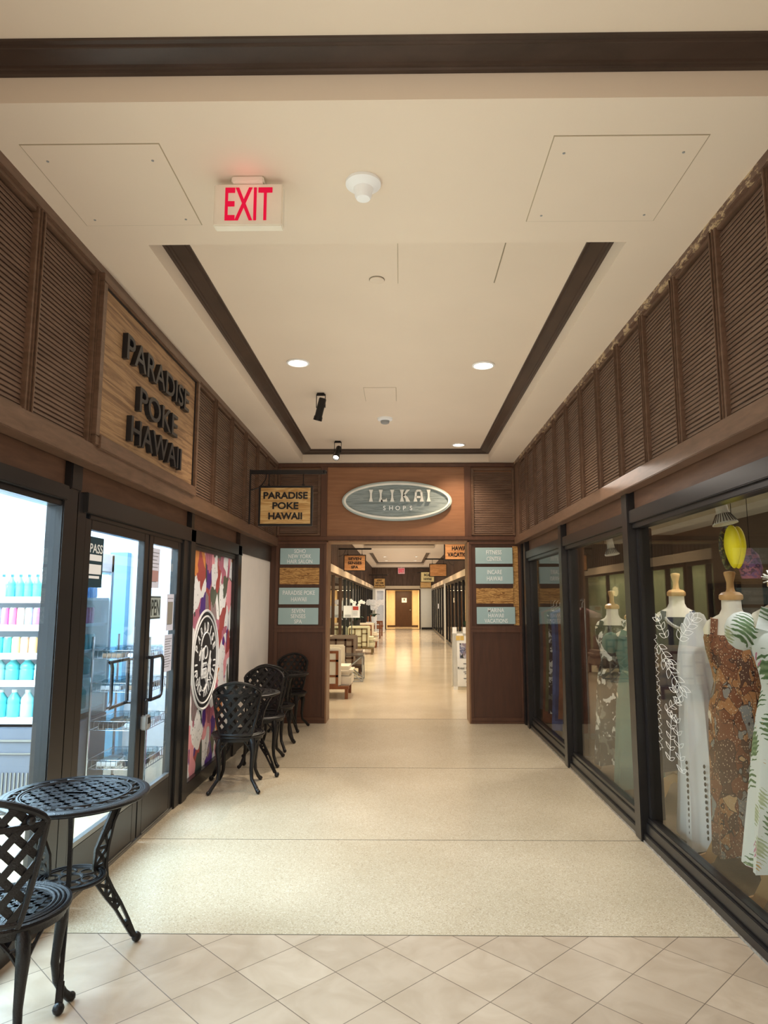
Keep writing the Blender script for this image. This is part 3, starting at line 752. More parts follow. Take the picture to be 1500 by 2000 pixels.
def flare(mb, x, w, kind):
    """cream art nouveau capitals, height 1, baseline 0, drawn as flared strokes"""
    P = []
    def st(cx, a=.17, b=.075): return [(cx - a, 0), (cx + a, 0), (cx + b, .35), (cx + b, .7), (cx + a, 1), (cx - a, 1), (cx - b, .7), (cx - b, .35)]
    if kind == 'I': P = [st(.17)]
    if kind == 'L': P = [st(.17), [(.2, 0), (.72, 0), (.66, .3), (.56, .16), (.2, .16)]]
    if kind == 'K': P = [st(.17), [(.2, .42), (.56, 1), (.84, 1), (.66, .82), (.36, .46)], [(.22, .5), (.36, .62), (.66, .36), (.84, 0), (.5, 0), (.46, .26)]]
    if kind == 'A': P = [[(-.02, 0), (.3, 0), (.22, .3), (.28, .8), (.1, .86), (.08, .4)], [(.5, 0), (.84, 0), (.74, .4), (.72, .86), (.54, .8), (.6, .3)], [(.08, .82), (.28, 1), (.54, 1), (.74, .82), (.6, .78), (.42, .86), (.22, .78)], [(.18, .3), (.62, .3), (.62, .46), (.18, .46)]]
    for p in P: mb.flat([(x + a * w, b * .158) for a, b in p], (OC[0], YP - .04, OC[1] + .0), UX, UZ, .034)
mb = MB(); x = -.385
for ch in 'ILIKAI':
    flare(mb, x, .158, ch); x += {'I': .129, 'L': .152, 'K': .182, 'A': .17}[ch]
mb.v = [(p[0] + .015, p[1], p[2] - .012) for p in mb.v]
mb.build('main_lettering', OVALW, t)
for i, ch in enumerate('SHOPS'): MB().text(ch, (OC[0] + .01 + (i - 2) * .088, YP - .04, OC[1] - .095), UX, UZ, h=.058, depth=.012, off=.01).build('small_letter', LETW, t)

# directory plaques
def plaque(x0, x1, z0, z1, lines, label, grp):
    xc = (x0 + x1) / 2
    t = thing('directory_plaque' if lines else 'zebra_wood_insert', label, 'plaque', (xc, YP, z0), 0, grp)
    pl = MB().box(x0, YP - (.024 if lines else .012), z0, x1, YP + .002, z1).build('plate' if lines else 'wood_plate', PLAQ if lines else ZEBRA, t, bevel=.003 if lines else 0)
    if lines:
        k = len(lines); h = .052 if k == 3 else .056; pit = .068 if k == 3 else .085
        for i, (b_, w) in enumerate(lines):
            MB().text(b_, (xc, YP - .0245, (z0 + z1) / 2 + pit * ((k - 1) / 2 - i)), UX, UZ, w=w, h=h, depth=.003, off=.005).build('lettering', LETW, pl)
    return t
gl = 'plaques on the left pillar'; gr = 'plaques on the right pillar'
plaque(-1.595, -1.075, 2.025, 2.238, [('SOHO', .15), ('NEW YORK', .30), ('HAIR SALON', .33)], 'blue-green plaque reading SOHO NEW YORK HAIR SALON on the left pillar', gl)
plaque(-1.598, -1.078, 1.765, 1.98, None, 'blank zebra wood insert on the left pillar between two plaques', gl)
plaque(-1.600, -1.078, 1.505, 1.72, [('PARADISE POKE', .42), ('HAWAII', .2)], 'blue-green plaque reading PARADISE POKE HAWAII on the left pillar', gl)
plaque(-1.604, -1.083, 1.245, 1.46, [('SEVEN', .17), ('SENSES', .19), ('SPA', .1)], 'blue-green plaque reading SEVEN SENSES SPA on the left pillar', gl)
plaque(.972, 1.458, 2.032, 2.243, [('FITNESS', .2), ('CENTER', .19)], 'pale green plaque reading FITNESS CENTER on the right pillar', gr)
plaque(.974, 1.462, 1.77, 1.99, [('INCARE', .19), ('HAWAII', .2)], 'pale green plaque reading INCARE HAWAII on the right pillar', gr)
plaque(.976, 1.458, 1.515, 1.712, None, 'blank zebra wood insert on the right pillar between two plaques', gr)
plaque(.978, 1.475, 1.252, 1.470, [('MARINA', .21), ('HAWAII', .2), ('VACATIONS', .3)], 'pale green plaque reading MARINA HAWAII VACATIONS on the right pillar', gr)

# mural badge (part of the window graphic)
BC = (6.12, 1.035)
bp = lambda a, b, d=0: (SL + .0 + d, BC[0] + a, BC[1] + b)
BK = M('badge_black', '#232427', .4); BW = M('badge_white', '#F3F3F1', .4)
w6 = bpy.data.objects['window_6']
MB().flat(el(.41, .43, 64), bp(0, 0), UY, UZ, .002).build('badge_disc', BK, w6)
mb = MB()
Rm = Matrix.Rotation(PI/2, 3, 'Y')
mb.ring(bp(0, 0, .001), .408, .012, 64, 4, Rm, sy=1, sx=1.05)
mb.ring(bp(0, 0, .001), .36, .009, 64, 4, Rm, sx=1.05)
def arc_text(body, R_, a0, a1, h, flip=False):
    for i, ch in enumerate(body):
        if ch == ' ': continue
        a = math.radians(a0 + (a1 - a0) * i / (len(body) - 1))
        r_ = Vector((0, math.cos(a), math.sin(a)))
        up = -r_ if flip else r_
        rt = Vector((0, up.z, -up.y))
        w = .016 if ch == 'I' else .05
        mb.text(ch, Vector(bp(0, 0, .002)) + r_ * R_, rt, up, w=w, h=h, depth=.002, off=.02)
arc_text('PARADISE', .285, 158, 22, .085)
arc_text('POKE HAWAII', .285, 205, 335, .08, True)
seg = lambda pts, r=.007: mb.tube([bp(a, b, .002) for a, b in pts], r, 5)
arcp = lambda cx, cy, r, a0, a1, n=14, sy=1: [(cx + r * math.cos(math.radians(a0 + (a1 - a0) * i / n)), cy + sy * r * math.sin(math.radians(a0 + (a1 - a0) * i / n))) for i in range(n + 1)]
seg(arcp(.01, .08, .155, 15, 165)); seg(arcp(.0, .06, .055, 0, 360)[:-1] + [(.055, .06)])
seg([(-.12, -.13), (-.115, -.02), (-.125, .06)]); seg([(-.095, -.13), (-.09, -.02), (-.115, .06)])
for a, b in ((-.05, .03), (-.07, .0), (-.19, .04), (-.18, -.0), (-.14, .11), (-.07, .1)): seg([(-.12, .06), ((-.12 + a) / 2, .085), (a, b)], .008)
for q in range(3):
    seg(arcp(-.09 + q * .055, -.06, .028, 0, 180, 8)); seg(arcp(-.09 + q * .055, -.1, .02, 0, 360, 8)); seg(arcp(-.09 + q * .055, -.14, .02, 0, 360, 8))
seg(arcp(-.03, -.14, .13, 180, 330, 14)); seg([(.06, -.2), (.1, -.05), (.15, .06), (.16, -.02), (.12, -.12), (.18, -.2), (.08, -.19), (.02, -.24)], .009)
seg(arcp(.1, -.12, .07, -60, 80, 10)); seg([(.0, -.16), (.05, -.22), (-.02, -.27)], .01)
for s_ in (-1, 1):
    for q in (-1, 0): seg([(s_ * .31, q * .05 - .03), (s_ * .25, q * .05 - .03)], .009)
mb.build('badge_lettering', BW, w6)

# ================================================================ CEILING THINGS
# exit sign
t = thing('exit_sign', 'white exit sign with glowing red letters hanging from the near ceiling', 'exit sign', (-.66, 2.75, ZC))
MB().box(-.735, 2.71, 3.352, -.595, 2.79, ZC).build('mount', CREAMP, t, bevel=.005)
hs = MB().box(-.812, 2.725, 3.158, -.512, 2.775, 3.352).build('housing', M('exit_housing', '#E5DAC4', .45), t, bevel=.005)
MB().text('EXIT', (-.66, 2.7245, 3.257), UX, UZ, w=.205, h=.152, depth=.002, off=.012).build('lettering', REDG, hs)
lamp('POINT', 'exit_glow', (-.66, 2.66, 3.30), .12, (1, .12, .2), radius=.04)
t = thing('exit_sign', 'tiny far exit sign with red letters on the dark wall above the far door', 'exit sign', (.0, YE - .1, 3.2))
MB().box(-.19, YE - .14, 3.02, .19, YE - .06, 3.36).build('housing', M('exit_housing_far', '#E8B4B4', .45), t, bevel=.005)
MB().text('EXIT', (0, YE - .141, 3.2), UX, UZ, w=.29, h=.2, depth=.003, off=.02).build('lettering', REDG, t)
MB().box(-.05, YE - .12, 3.36, .05, YE - .08, ZC).build('mount', CREAMP, t)
# smoke detector
t = thing('smoke_detector', 'round white smoke detector on the near ceiling right of the exit sign', 'smoke detector', (-.165, 2.765, ZC))
MB().lathe([(0, -.0), (.078, -.0), (.078, -.012), (.066, -.022), (.05, -.03), (.046, -.032), (0, -.032)], 32, t.location).build('base', WHITE, t, True)
MB().lathe([(.046, -.03), (.042, -.038), (.036, -.068), (.03, -.078), (0, -.08)], 28, t.location).build('sensor_head', WHITE, t, True)
t = thing('smoke_detector', 'small white detector in the middle of the coffer near its far end', 'smoke detector', (-.176, 7.196, ZK))
MB().lathe([(0, 0), (.085, 0), (.08, -.02), (.05, -.03), (0, -.03)], 28, t.location).build('base', WHITE, t, True)
MB().lathe([(.05, -.03), (.045, -.055), (.03, -.062), (0, -.062)], 24, t.location).build('sensor_head', GREY, t, True)
t = thing('sprinkler_cover', 'flat round sprinkler cover disc in the near part of the coffer', 'sprinkler', (-.149, 3.975, ZK))
MB().lathe([(0, -.002), (.045, -.002), (.045, -.008), (.04, -.011), (0, -.011)], 28, t.location).build('cover_plate', CEIL, t, True)
MB().lathe([(.0, 0), (.048, 0), (.048, -.0025), (0, -.0025)], 28, t.location).build('shadow_gap', M('gap_dark', '#6D6350', .8), t)
# access hatches
def hatch(x0, y0, x1, y1, z, label, screws=True):
    t = thing('access_hatch', label, 'ceiling hatch', ((x0 + x1) / 2, (y0 + y1) / 2, z))
    MB().box(x0 - .004, y0 - .004, z - .0012, x1 + .004, y1 + .004, z + .01).build('seam', M('hatch_seam', '#A5967A', .9), t)
    MB().box(x0, y0, z - .0028, x1, y1, z + .01).build('panel', CEIL, t)
    if screws:
        for x in (x0 + .06, x1 - .06):
            for y in (y0 + .1, y1 - .05): MB().lathe([(0, z - .0045), (.006, z - .0045), (.006, z)], 8, (x, y, 0)).build('screw', GREY, t)
hatch(.612, 2.475, 1.222, 3.08, ZC, 'square access hatch in the near ceiling on the right')
hatch(-1.54, 2.5, -.978, 3.09, ZC, 'square access hatch in the near ceiling left of the exit sign')
hatch(-.35, 6.12, -.05, 6.55, ZK, 'small access hatch in the coffer ceiling beyond the downlights', False)
struct(MB().box(.582, 3.4, ZK - .002, .588, 4.026, ZK).build('trim_70', M('seam_dark', '#8D8068', .9)))
struct(MB().box(-.02, 3.4, ZK - .0015, -.016, 4.026, ZK).build('trim_71', M('seam_light', '#B5A68B', .9)))
# downlights
def downlight(x, y, z, label, e, r=.095, grp='recessed downlights in the hall coffer', ang=2.0, light=True, col=WARM):
    t = thing('downlight', label, 'downlight', (x, y, z), 0, grp)
    MB().lathe([(r * .80, -.002), (r, -.001), (r, -.008), (r * .86, -.012), (r * .80, -.006)], 32, (x, y, z), closed=True).build('trim_ring', WHITE, t, True)
    MB().lathe([(0, -.003), (r * .81, -.003)], 28, (x, y, z)).build('lens', GLOW, t)
    if light: lamp('SPOT', 'downlight_beam', (x, y, z - .03), e, col, (x, y, 0), angle=ang, blend=.9, radius=.07)
    return t
downlight(-.863, 5.441, ZK, 'bright recessed downlight in the coffer on the left', 145)
downlight(.697, 5.523, ZK, 'bright recessed downlight in the coffer on the right', 145)
downlight(.734, 8.46, ZK, 'recessed downlight by the far end of the coffer, above the right pillar', 150, .085)
for q, (x, y) in enumerate(((-.8, .9), (.72, .9), (-.8, -1.8), (.72, -1.8))):
    downlight(x, y, ZK, 'recessed downlight in the coffer behind the camera', 80, grp='downlights behind the camera')
q = 0
for y, zz in ((11.8, ZK), (16.2, ZK), (19.6, ZK), (22.4, ZK), (27.6, ZK), (30.6, ZK), (33.6, ZK)):
    for x in (-.75, .68):
        q += 1
        downlight(x, y, zz, 'recessed downlight in the far corridor ceiling, row %d from the portal, %s side' % ((q + 1) // 2, 'left' if x < 0 else 'right'), 330, .08, 'downlights in the far corridor', light=True)
lamp('AREA', 'alcove_light', (.1, 39.5, 2.15), 60, (1, .78, .45), (.1, 39.5, 0), size=.8, size_y=2.4)
lamp('AREA', 'sage_room_light', (-2.5, 16, 2.35), 380, (1, .9, .66), (-2.5, 16, 0), size=.8, size_y=12)
# spotlight heads
def spot_head(x, y, d, label, e, lit, ang):
    t = thing('ceiling_spotlight', label, 'spotlight', (x, y, ZK), 0, 'adjustable spotlights in the hall coffer')
    d = Vector(d).normalized(); c = Vector((x, y, ZK - .13))
    MB().box(x - .035, y - .035, ZK - .012, x + .035, y + .035, ZK).build('mounting_plate', IRON, t, bevel=.003)
    MB().bar((x - .042, y, ZK - .01), (x - .042, y, c.z - .01), .02, .006, (1, 0, 0)).bar((x + .042, y, ZK - .01), (x + .042, y, c.z - .01), .02, .006, (1, 0, 0)).box(x - .045, y - .01, ZK - .018, x + .045, y + .01, ZK - .008).build('yoke', IRON, t)
    R = d.to_track_quat('Z', 'Y').to_matrix()
    MB().lathe([(0, -.085), (.03, -.085), (.036, -.075), (.036, .09), (.042, .1), (.042, .135), (.036, .135), (.034, .11), (0, .11)], 24, c, R).build('barrel', IRON, t, True)
    MB().lathe([(0, .112), (.033, .112)], 20, c, R).build('lens', GLOW, t)
    lamp('SPOT', 'spotlight_beam', c + d * .15, e, lit, c + d * 3, angle=ang, blend=.5, radius=.018)
spot_head(-.772, 6.303, Vector((-1.35, 6.75, 1.2)) - Vector((-.772, 6.303, 3.4)), 'black cylindrical spotlight on the coffer ceiling pointing down towards the row of chairs', 60, (1, .88, .72), .75)
spot_head(-.792, 8.266, Vector((-1.3, 5.4, .2)) - Vector((-.792, 8.266, 3.4)), 'lit spotlight by the far end of the coffer, above the hanging sign', 330, (1, .86, .68), .6)

# ================================================================ FURNITURE
def back_hw(z):
    if z <= .775: return .128 + .097 * max(0, (z - .44) / .335) ** .85
    q = min(1, (z - .775) / .098)
    return .225 * (1 - q ** 1.35) ** .62 if q < 1 else 0
BR = .235
def bpt(s_, z, d=0):
    a = s_ / BR; r_ = BR + d
    return Vector((r_ * math.sin(a), .015 - r_ * math.cos(a) - (z - .43) * .13, z))
def bnm(s_): return Vector((math.sin(s_ / BR), -math.cos(s_ / BR), 0))
def make_chair(label):
    t = thing('bistro_chair', label, 'chair')
    # seat
    mb = MB()
    for R_, r_, z in ((.213, .0125, .43), (.194, .008, .436), (.178, .008, .436), (.163, .009, .434)): mb.ring((0, 0, z), R_, r_, 48, 8, sy=.98)
    mb.lathe([(.165, .427), (.212, .427), (.212, .433), (.165, .433)], 48, closed=True, sy=.98)
    for i in range(-4, 5):
        o = i * .038; L_ = math.sqrt(max(0, .165 ** 2 - o * o))
        if L_ > .02:
            mb.bar((o, -L_, .431 + .002 * (i % 2)), (o, L_, .431 + .002 * (i % 2)), .02, .006)
            mb.bar((-L_, o, .433 - .002 * (i % 2)), (L_, o, .433 - .002 * (i % 2)), .02, .006)
    mb.build('seat', IRON, t, True, L=True)
    MB().lathe([(.196, .395), (.206, .395), (.210, .428), (.198, .428)], 40, closed=True).build('apron', IRON, t, True, L=True)
    # lattice back
    mb = MB(); rim = []
    zs = [.44 + .335 * i / 14 for i in range(15)] + [.775 + .098 * (1 - (1 - i / 10) ** 2) for i in range(1, 10)]
    right = [(back_hw(z), z) for z in zs]; left = [(-a, z) for a, z in right[::-1]]
    outline = right + [(0, .873)] + left
    rim = [bpt(a, z) for a, z in outline]
    mb.tube(rim, .0125, 8)
    mb.tube([bpt(a * .128 / 6, .455) for a in range(-6, 7)], .013, 8)
    for sg in (1, -1):
        for k in range(-6, 10):
            c = .43 + k * .09; pts = []; nr = []
            for i in range(81):
                s_ = -.24 + .48 * i / 80; z = c + sg * s_ * 1.15
                if .445 < z < .872 and abs(s_) < back_hw(z) - .004:
                    pts.append(bpt(s_, z, .003 * sg)); nr.append(bnm(s_))
            if len(pts) > 2: mb.ribbon(pts, nr, .026, .007)
    br_ = mb.build('backrest', IRON, t, True, L=True)
    mb = MB()
    pts = [bpt(a * .21 / 8, .772, .008) for a in range(-8, 9)]
    mb.ribbon(pts, [bnm(a * .21 / 8) for a in range(-8, 9)], .02, .008)
    for a in (-.165, .165): mb.ball(bpt(a, .79, .01), .016, 10)
    mb.build('back_band', IRON, br_, True, L=True)
    for ang, rear in ((50, 0), (130, 0), (230, 1), (310, 1)):
        a = math.radians(ang); ex = .03 if rear else .0
        prof = [(.186, .43), (.212, .385), (.222, .33), (.212, .25), (.203, .17), (.213, .10), (.245 + ex, .045), (.272 + ex, .016)]
        q = MB().tube([(r_ * math.cos(a), r_ * math.sin(a), z) for r_, z in prof], [.023, .026, .024, .019, .016, .0145, .015, .016], 10)
        # pierced knee bracket joining leg and apron
        b_ = math.radians(22)
        for sgn in (-1, 1):
            q.tube([(.213 * math.cos(a), .213 * math.sin(a), .29), (.205 * math.cos(a + sgn * b_ * .5), .205 * math.sin(a + sgn * b_ * .5), .36), (.2 * math.cos(a + sgn * b_), .2 * math.sin(a + sgn * b_), .405)], .007, 6)
            q.tube([(.212 * math.cos(a), .212 * math.sin(a), .37), (.205 * math.cos(a + sgn * b_ * .5), .205 * math.sin(a + sgn * b_ * .5), .36)], .006, 6)
        lg = q.build('leg', IRON, t, True, L=True)
        MB().ball(((.278 + ex) * math.cos(a), (.278 + ex) * math.sin(a), .0175), .0175, 10).build('foot', IRON, lg, True, L=True)
    return t
def make_table(label):
    t = thing('bistro_table', label, 'table'); H_ = .72
    mb = MB()
    mb.lathe([(.262, H_ - .006), (.3, H_ - .016), (.306, H_ - .012), (.306, H_ - .002), (.3, H_ + .002), (.262, H_ + .002)], 64, closed=True)
    for R_, r_ in ((.283, .003), (.266, .004), (.226, .007), (.215, .004)): mb.ring((0, 0, H_), R_, r_, 56, 6)
    for k in range(22):  # openwork scroll band
        a = 2 * PI * k / 22; a2 = 2 * PI * (k + .5) / 22
        mb.tube([(.228 * math.cos(a), .228 * math.sin(a), H_ - .002), (.244 * math.cos(a + .06), .244 * math.sin(a + .06), H_ - .002), (.264 * math.cos(a2), .264 * math.sin(a2), H_ - .002)], .0065, 6)
        mb.ball((.246 * math.cos(a2 + .05), .246 * math.sin(a2 + .05), H_ - .002), .0085, 6, sz=.5)
    for i in range(-5, 6):
        o = i * .041; L_ = math.sqrt(max(0, .222 ** 2 - o * o))
        if L_ > .03:
            mb.bar((o, -L_, H_ - .003 + .001 * (i % 2)), (o, L_, H_ - .003 + .001 * (i % 2)), .0255, .006)
            mb.bar((-L_, o, H_ - .002 - .001 * (i % 2)), (L_, o, H_ - .002 - .001 * (i % 2)), .0255, .006)
    mb.lathe([(0, H_ - .008), (.03, H_ - .008), (.03, H_ + .001), (0, H_ + .001)], 20)
    mb.build('tabletop', IRON, t, True, L=True)
    MB().lathe([(.262, H_ - .03), (.268, H_ - .03), (.268, H_ - .005), (.262, H_ - .005)], 48, closed=True).build('apron', IRON, t, True, L=True)
    inner = [(.235, .70), (.19, .64), (.14, .53), (.108, .46), (.102, .38), (.118, .31), (.165, .24), (.215, .175), (.26, .10), (.30, .035)]
    outer = [(.262, .70), (.225, .645), (.185, .56), (.163, .46), (.157, .39), (.165, .33), (.195, .27), (.236, .20), (.276, .12), (.312, .04)]
    for k in range(3):
        a = math.radians(-38 + 120 * k + 90)
        P_ = lambda r_, z: Vector((r_ * math.cos(a), r_ * math.sin(a), z))
        nr = Vector((-math.sin(a), math.cos(a), 0))
        q = MB()
        q.ribbon([P_(*p) for p in inner], [nr] * 10, .0115, .016).ribbon([P_(*p) for p in outer], [nr] * 10, .0115, .016)
        for i in range(1, 8):
            q.bar(P_(*inner[i]), P_(*outer[i]), .014, .008, nr)
            if i < 7:
                q.bar(P_(*inner[i]), P_(*outer[i + 1]), .014, .009, nr); q.bar(P_(*outer[i]), P_(*inner[i + 1]), .014, .009, nr)
        q.bar(P_(.27, .09), P_(.318, .03), .012, .028, nr).bar(P_(.262, .11), P_(.306, .035), .018, .02, nr)
        lg = q.build('leg', IRON, t, True, L=True)
        MB().ball(P_(.325, .022), .022, 12).build('foot', IRON, lg, True, L=True)
    mb = MB().ring((0, 0, .37), .135, .009, 40, 6).ring((0, 0, .37), .12, .006, 40, 6).ring((0, 0, .37), .045, .006, 24, 6)
    for k in range(6): mb.ring((.08 * math.cos(k * PI / 3), .08 * math.sin(k * PI / 3), .37), .03, .005, 20, 6)
    mb.build('lower_shelf', IRON, t, True, L=True)
    return t
T1 = make_table('black cast metal bistro table with pierced round top, nearest to the camera'); T1.location = (-1.42, 3.06, 0); T1['group'] = 'bistro tables'
dup(T1, (-1.42, 6.33, 0), .90, 'black bistro table between the front chair of the row and the pair of chairs', 'bistro tables')
dup(T1, (-1.38, 7.98, 0), .2, 'black bistro table by the left pillar before the last chair', 'bistro tables')
C1 = make_chair('black lattice-back metal chair in the bottom left corner, closest to the camera')
C1.location = (-1.45, 2.62, 0); C1.rotation_euler = (0, 0, .1); C1.scale = (1, 1, 1.015); C1['group'] = 'lattice-back bistro chairs'
g = 'lattice-back bistro chairs'
dup(C1, (-1.385, 5.91, 0), .12, 'black lattice-back chair seen from behind at the front of the row by the mural', g)
dup(C1, (-1.36, 6.76, 0), PI + .1, 'black lattice-back chair facing the camera across the middle table', g)
dup(C1, (-1.375, 7.46, 0), -.1, 'black lattice-back chair third in the row, its back to the chair before it', g)
dup(C1, (-1.385, 8.48, 0), PI - .1, 'black lattice-back chair, farthest, against the left pillar', g)
# ================================================================ LEFT SHOP
# padlock box and notices on the glass doors
t = thing('lock_box', 'grey key lock box hanging from the glass door handles', 'lock box', (SL + .05, 4.60, .70))
MB().box(SL + .03, 4.565, .705, SL + .075, 4.635, .80).build('body', M('lockbox_grey', '#8E8C88', .4), t, bevel=.008)
MB().box(SL + .075, 4.58, .745, SL + .079, 4.62, .785).build('dial_window', LETB, t)
MB().tube([(SL + .052, 4.58, .80), (SL + .052, 4.58, .87), (SL + .052, 4.588, .89), (SL + .052, 4.60, .897), (SL + .052, 4.612, .89), (SL + .052, 4.62, .87), (SL + .052, 4.62, .80)], .006, 8).build('shackle', LETB, t, True)
def notice(name, y0, y1, z0, z1, m, label, cat='notice', x=None):
    x = SL + .0045 if x is None else x
    t = thing(name, label, cat, (x, (y0 + y1) / 2, z0))
    MB().box(x, y0, z0, x + .002, y1, z1).build('sheet', m, t)
    return t, x + .002
t, x = notice('placard', 3.735, 3.93, 1.625, 1.91, TEALP, 'dark teal placard lettered PASS on the left glass door', 'placard')
MB().text('PASS', (x, 3.838, 1.845), UY, UZ, w=.16, h=.052, depth=.001, off=.01).build('lettering', LETW, t)
MB().box(x, 3.75, 1.775, x + .001, 3.91, 1.81).box(x, 3.75, 1.70, x + .001, 3.91, 1.755).box(x, 3.76, 1.675, x + .001, 3.89, 1.69).build('white_field', PAPER, t)
t, x = notice('open_sign', 4.70, 4.99, 1.42, 1.585, PAPER, 'small white OPEN sign hanging inside the right glass door', 'sign', SL - .02)
MB().text('OPEN', (x, 4.845, 1.502), UY, UZ, w=.25, h=.115, depth=.001, off=.015).box(x, 4.71, 1.572, x + .001, 4.98, 1.58).box(x, 4.71, 1.425, x + .001, 4.98, 1.433).build('lettering', M('open_grey', '#55524C', .6), t)
def papers(y0, y1, z0, z1, label, rows, pic=None):
    t, x = notice('paper_notice', y0, y1, z0, z1, M('paper_lilac', '#CFD0DE', .8), label)
    mb = MB()
    for k in range(rows):
        z = z1 - .03 - k * (z1 - z0 - .05) / rows
        if pic and pic[0] <= k < pic[1]: continue
        mb.box(x, y0 + .015, z - .004, x + .0008, y1 - .015 - .02 * (k % 3), z)
    mb.build('text_lines', INK, t)
    if pic: MB().box(x, y0 + .02, z1 - .03 - pic[1] * (z1 - z0 - .05) / rows, x + .001, y1 - .02, z1 - .03 - pic[0] * (z1 - z0 - .05) / rows).build('picture', M('paper_picture', pic[2], .7), t)
papers(4.70, 4.86, 1.64, 1.92, 'pale paper notice high on the right glass door above the OPEN sign', 9, (5, 8, '#B08A86'))
papers(5.05, 5.20, 1.33, 1.60, 'paper notice with a brown picture right of the OPEN sign', 8, (1, 7, '#8A857C'))
papers(5.03, 5.20, 1.03, 1.30, 'lilac paper notice low on the right glass door beside the handle', 12)

# drinks cooler
X0, X1, Y0, Y1 = -4.6, -2.52, 5.1, 5.92
t = thing('drinks_cooler', 'tall open drinks cooler with lit shelves behind the left shop window', 'cooler', ((X0 + X1) / 2, (Y0 + Y1) / 2, 0))
mb = MB().box(X0, Y0 + .03, 0, X1, Y1, .62)
cb = mb.build('base', M('cooler_base', '#5D636E', .45), t, bevel=.01)
mb = MB().box(X0, Y0 + .02, .52, X1, Y0 + .03, .535).box(X0, Y0 + .02, .43, X1, Y0 + .03, .44)
for k in range(60): mb.box(X1 - .02 - k * .03, Y0 + .02, .08, X1 - .01 - k * .03, Y0 + .032, .3)
mb.build('base_grille', STEEL, cb)
MB().box(X0, Y1 - .05, .62, X1, Y1, 1.95).build('back_panel', SHOPW, t)
MB().box(X0, Y0 + .02, 1.79, X1, Y1, 1.95).box(X0, Y0, 1.80, X1, Y0 + .02, 1.935).build('canopy', SHOPW, t, bevel=.008)
MB().box(X0, Y0 + .05, 1.775, X1 - .02, Y0 + .08, 1.79).box(X1 - .06, Y0 + .06, .7, X1 - .045, Y0 + .075, 1.77).build('light_tube', COOLG, t)
MB().box(X1 - .012, Y0 + .02, .62, X1, Y1, 1.80).build('end_panel', CLEAR, t)
SHZ = [.685, .955, 1.155, 1.365, 1.575]
for z in SHZ:
    sh = MB().box(X0, Y0 + .04, z - .022, X1 - .015, Y1 - .05, z).build('shelf', SHOPW, t)
    MB().box(X0, Y0 + .03, z - .04, X1 - .015, Y0 + .04, z + .006).build('price_rail', SHOPW, sh)
lamp('AREA', 'cooler_light', (-3.1, Y0 + .42, 1.775), 190, COOL, (-3.1, Y0 + .42, 0), size=1.1, size_y=.7)
def bottle(kind, r_, h, body, cap, mname):
    t = thing('drink_bottle' if kind != 'can' else 'drink_can', '', 'bottle' if kind != 'can' else 'can')
    if kind == 'can':
        MB().lathe([(0, 0), (r_ * .85, 0), (r_, .008), (r_, h - .012), (r_ * .82, h), (0, h)], 14).build('body', body, t, True, L=True)
        MB().lathe([(0, h), (r_ * .78, h), (r_ * .78, h + .003), (0, h + .003)], 12).build('lid', cap, t, L=True)
    else:
        MB().lathe([(0, 0), (r_ * .9, 0), (r_, .01), (r_, h * .45), (r_ * .93, h * .5), (r_, h * .56), (r_ * .95, h * .68), (r_ * .38, h * .88), (r_ * .38, h * .9), (0, h * .9)], 14).build('body', body, t, True, L=True)
        MB().lathe([(0, h * .9), (r_ * .44, h * .9), (r_ * .44, h), (0, h)], 12).build('cap', cap, t, L=True)
    return t
BM = lambda n, c: M(n, c, .3, coat=.3, var=.04)
teal = BM('teal_drink', '#63C9CE'); blue = BM('blue_drink', '#5C9AD8'); grn = BM('green_drink', '#C2E09C'); pink = BM('pink_drink', '#E07FB4'); yel = BM('yellow_drink', '#EDE09A'); orgp = BM('salmon_drink', '#EBB6A8'); lt = BM('pale_aqua_drink', '#B4E6E8')
capw = M('white_cap', '#EFF3F5', .4); capb = M('blue_cap', '#3A6FB8', .4)
rows = [(.685, 'bottle', .048, .20, [teal, teal, lt], 'bottom'), (.955, 'bottle', .052, .165, [teal, lt, teal], 'fourth'), (1.155, 'can', .031, .12, [teal, teal, orgp, yel, orgp, yel], 'third'),
        (1.365, 'can', .029, .13, [pink, pink, lt, pink, lt, orgp], 'second'), (1.575, 'bottle', .031, .175, [blue, grn, grn, teal, teal, teal], 'top')]
names = {teal.name: 'teal', blue.name: 'blue', grn.name: 'green', pink.name: 'pink', yel.name: 'yellow', orgp.name: 'salmon', lt.name: 'pale aqua'}
for z, kind, r_, h, cols, rown in rows:
    proto = {}
    pit = r_ * 2.12; n_ = int(.62 / pit)
    spots = [(X1 - .03 - r_ - .02 - i * pit, Y0 + .06 + r_) for i in range(n_)] + [(X1 - .03 - r_ - .02, Y0 + .06 + r_ + j * pit) for j in range(1, int(.60 / pit))]
    for i, (x, y) in enumerate(spots):
        m_ = cols[i % len(cols)] if i < n_ else cols[0]
        lab = 'small %s drink %s on the %s shelf of the drinks cooler' % (names[m_.name], kind, rown)
        gk = '%s drinks on the %s cooler shelf' % (names[m_.name], rown)
        if m_ not in proto:
            proto[m_] = bottle(kind, r_, h, m_, capw if rown != 'top' else capb, rown)
            proto[m_].location = (x, y, z + .0005); proto[m_]['label'] = lab; proto[m_]['group'] = gk
        else: dup(proto[m_], (x, y, z + .0005), 0, lab, gk)
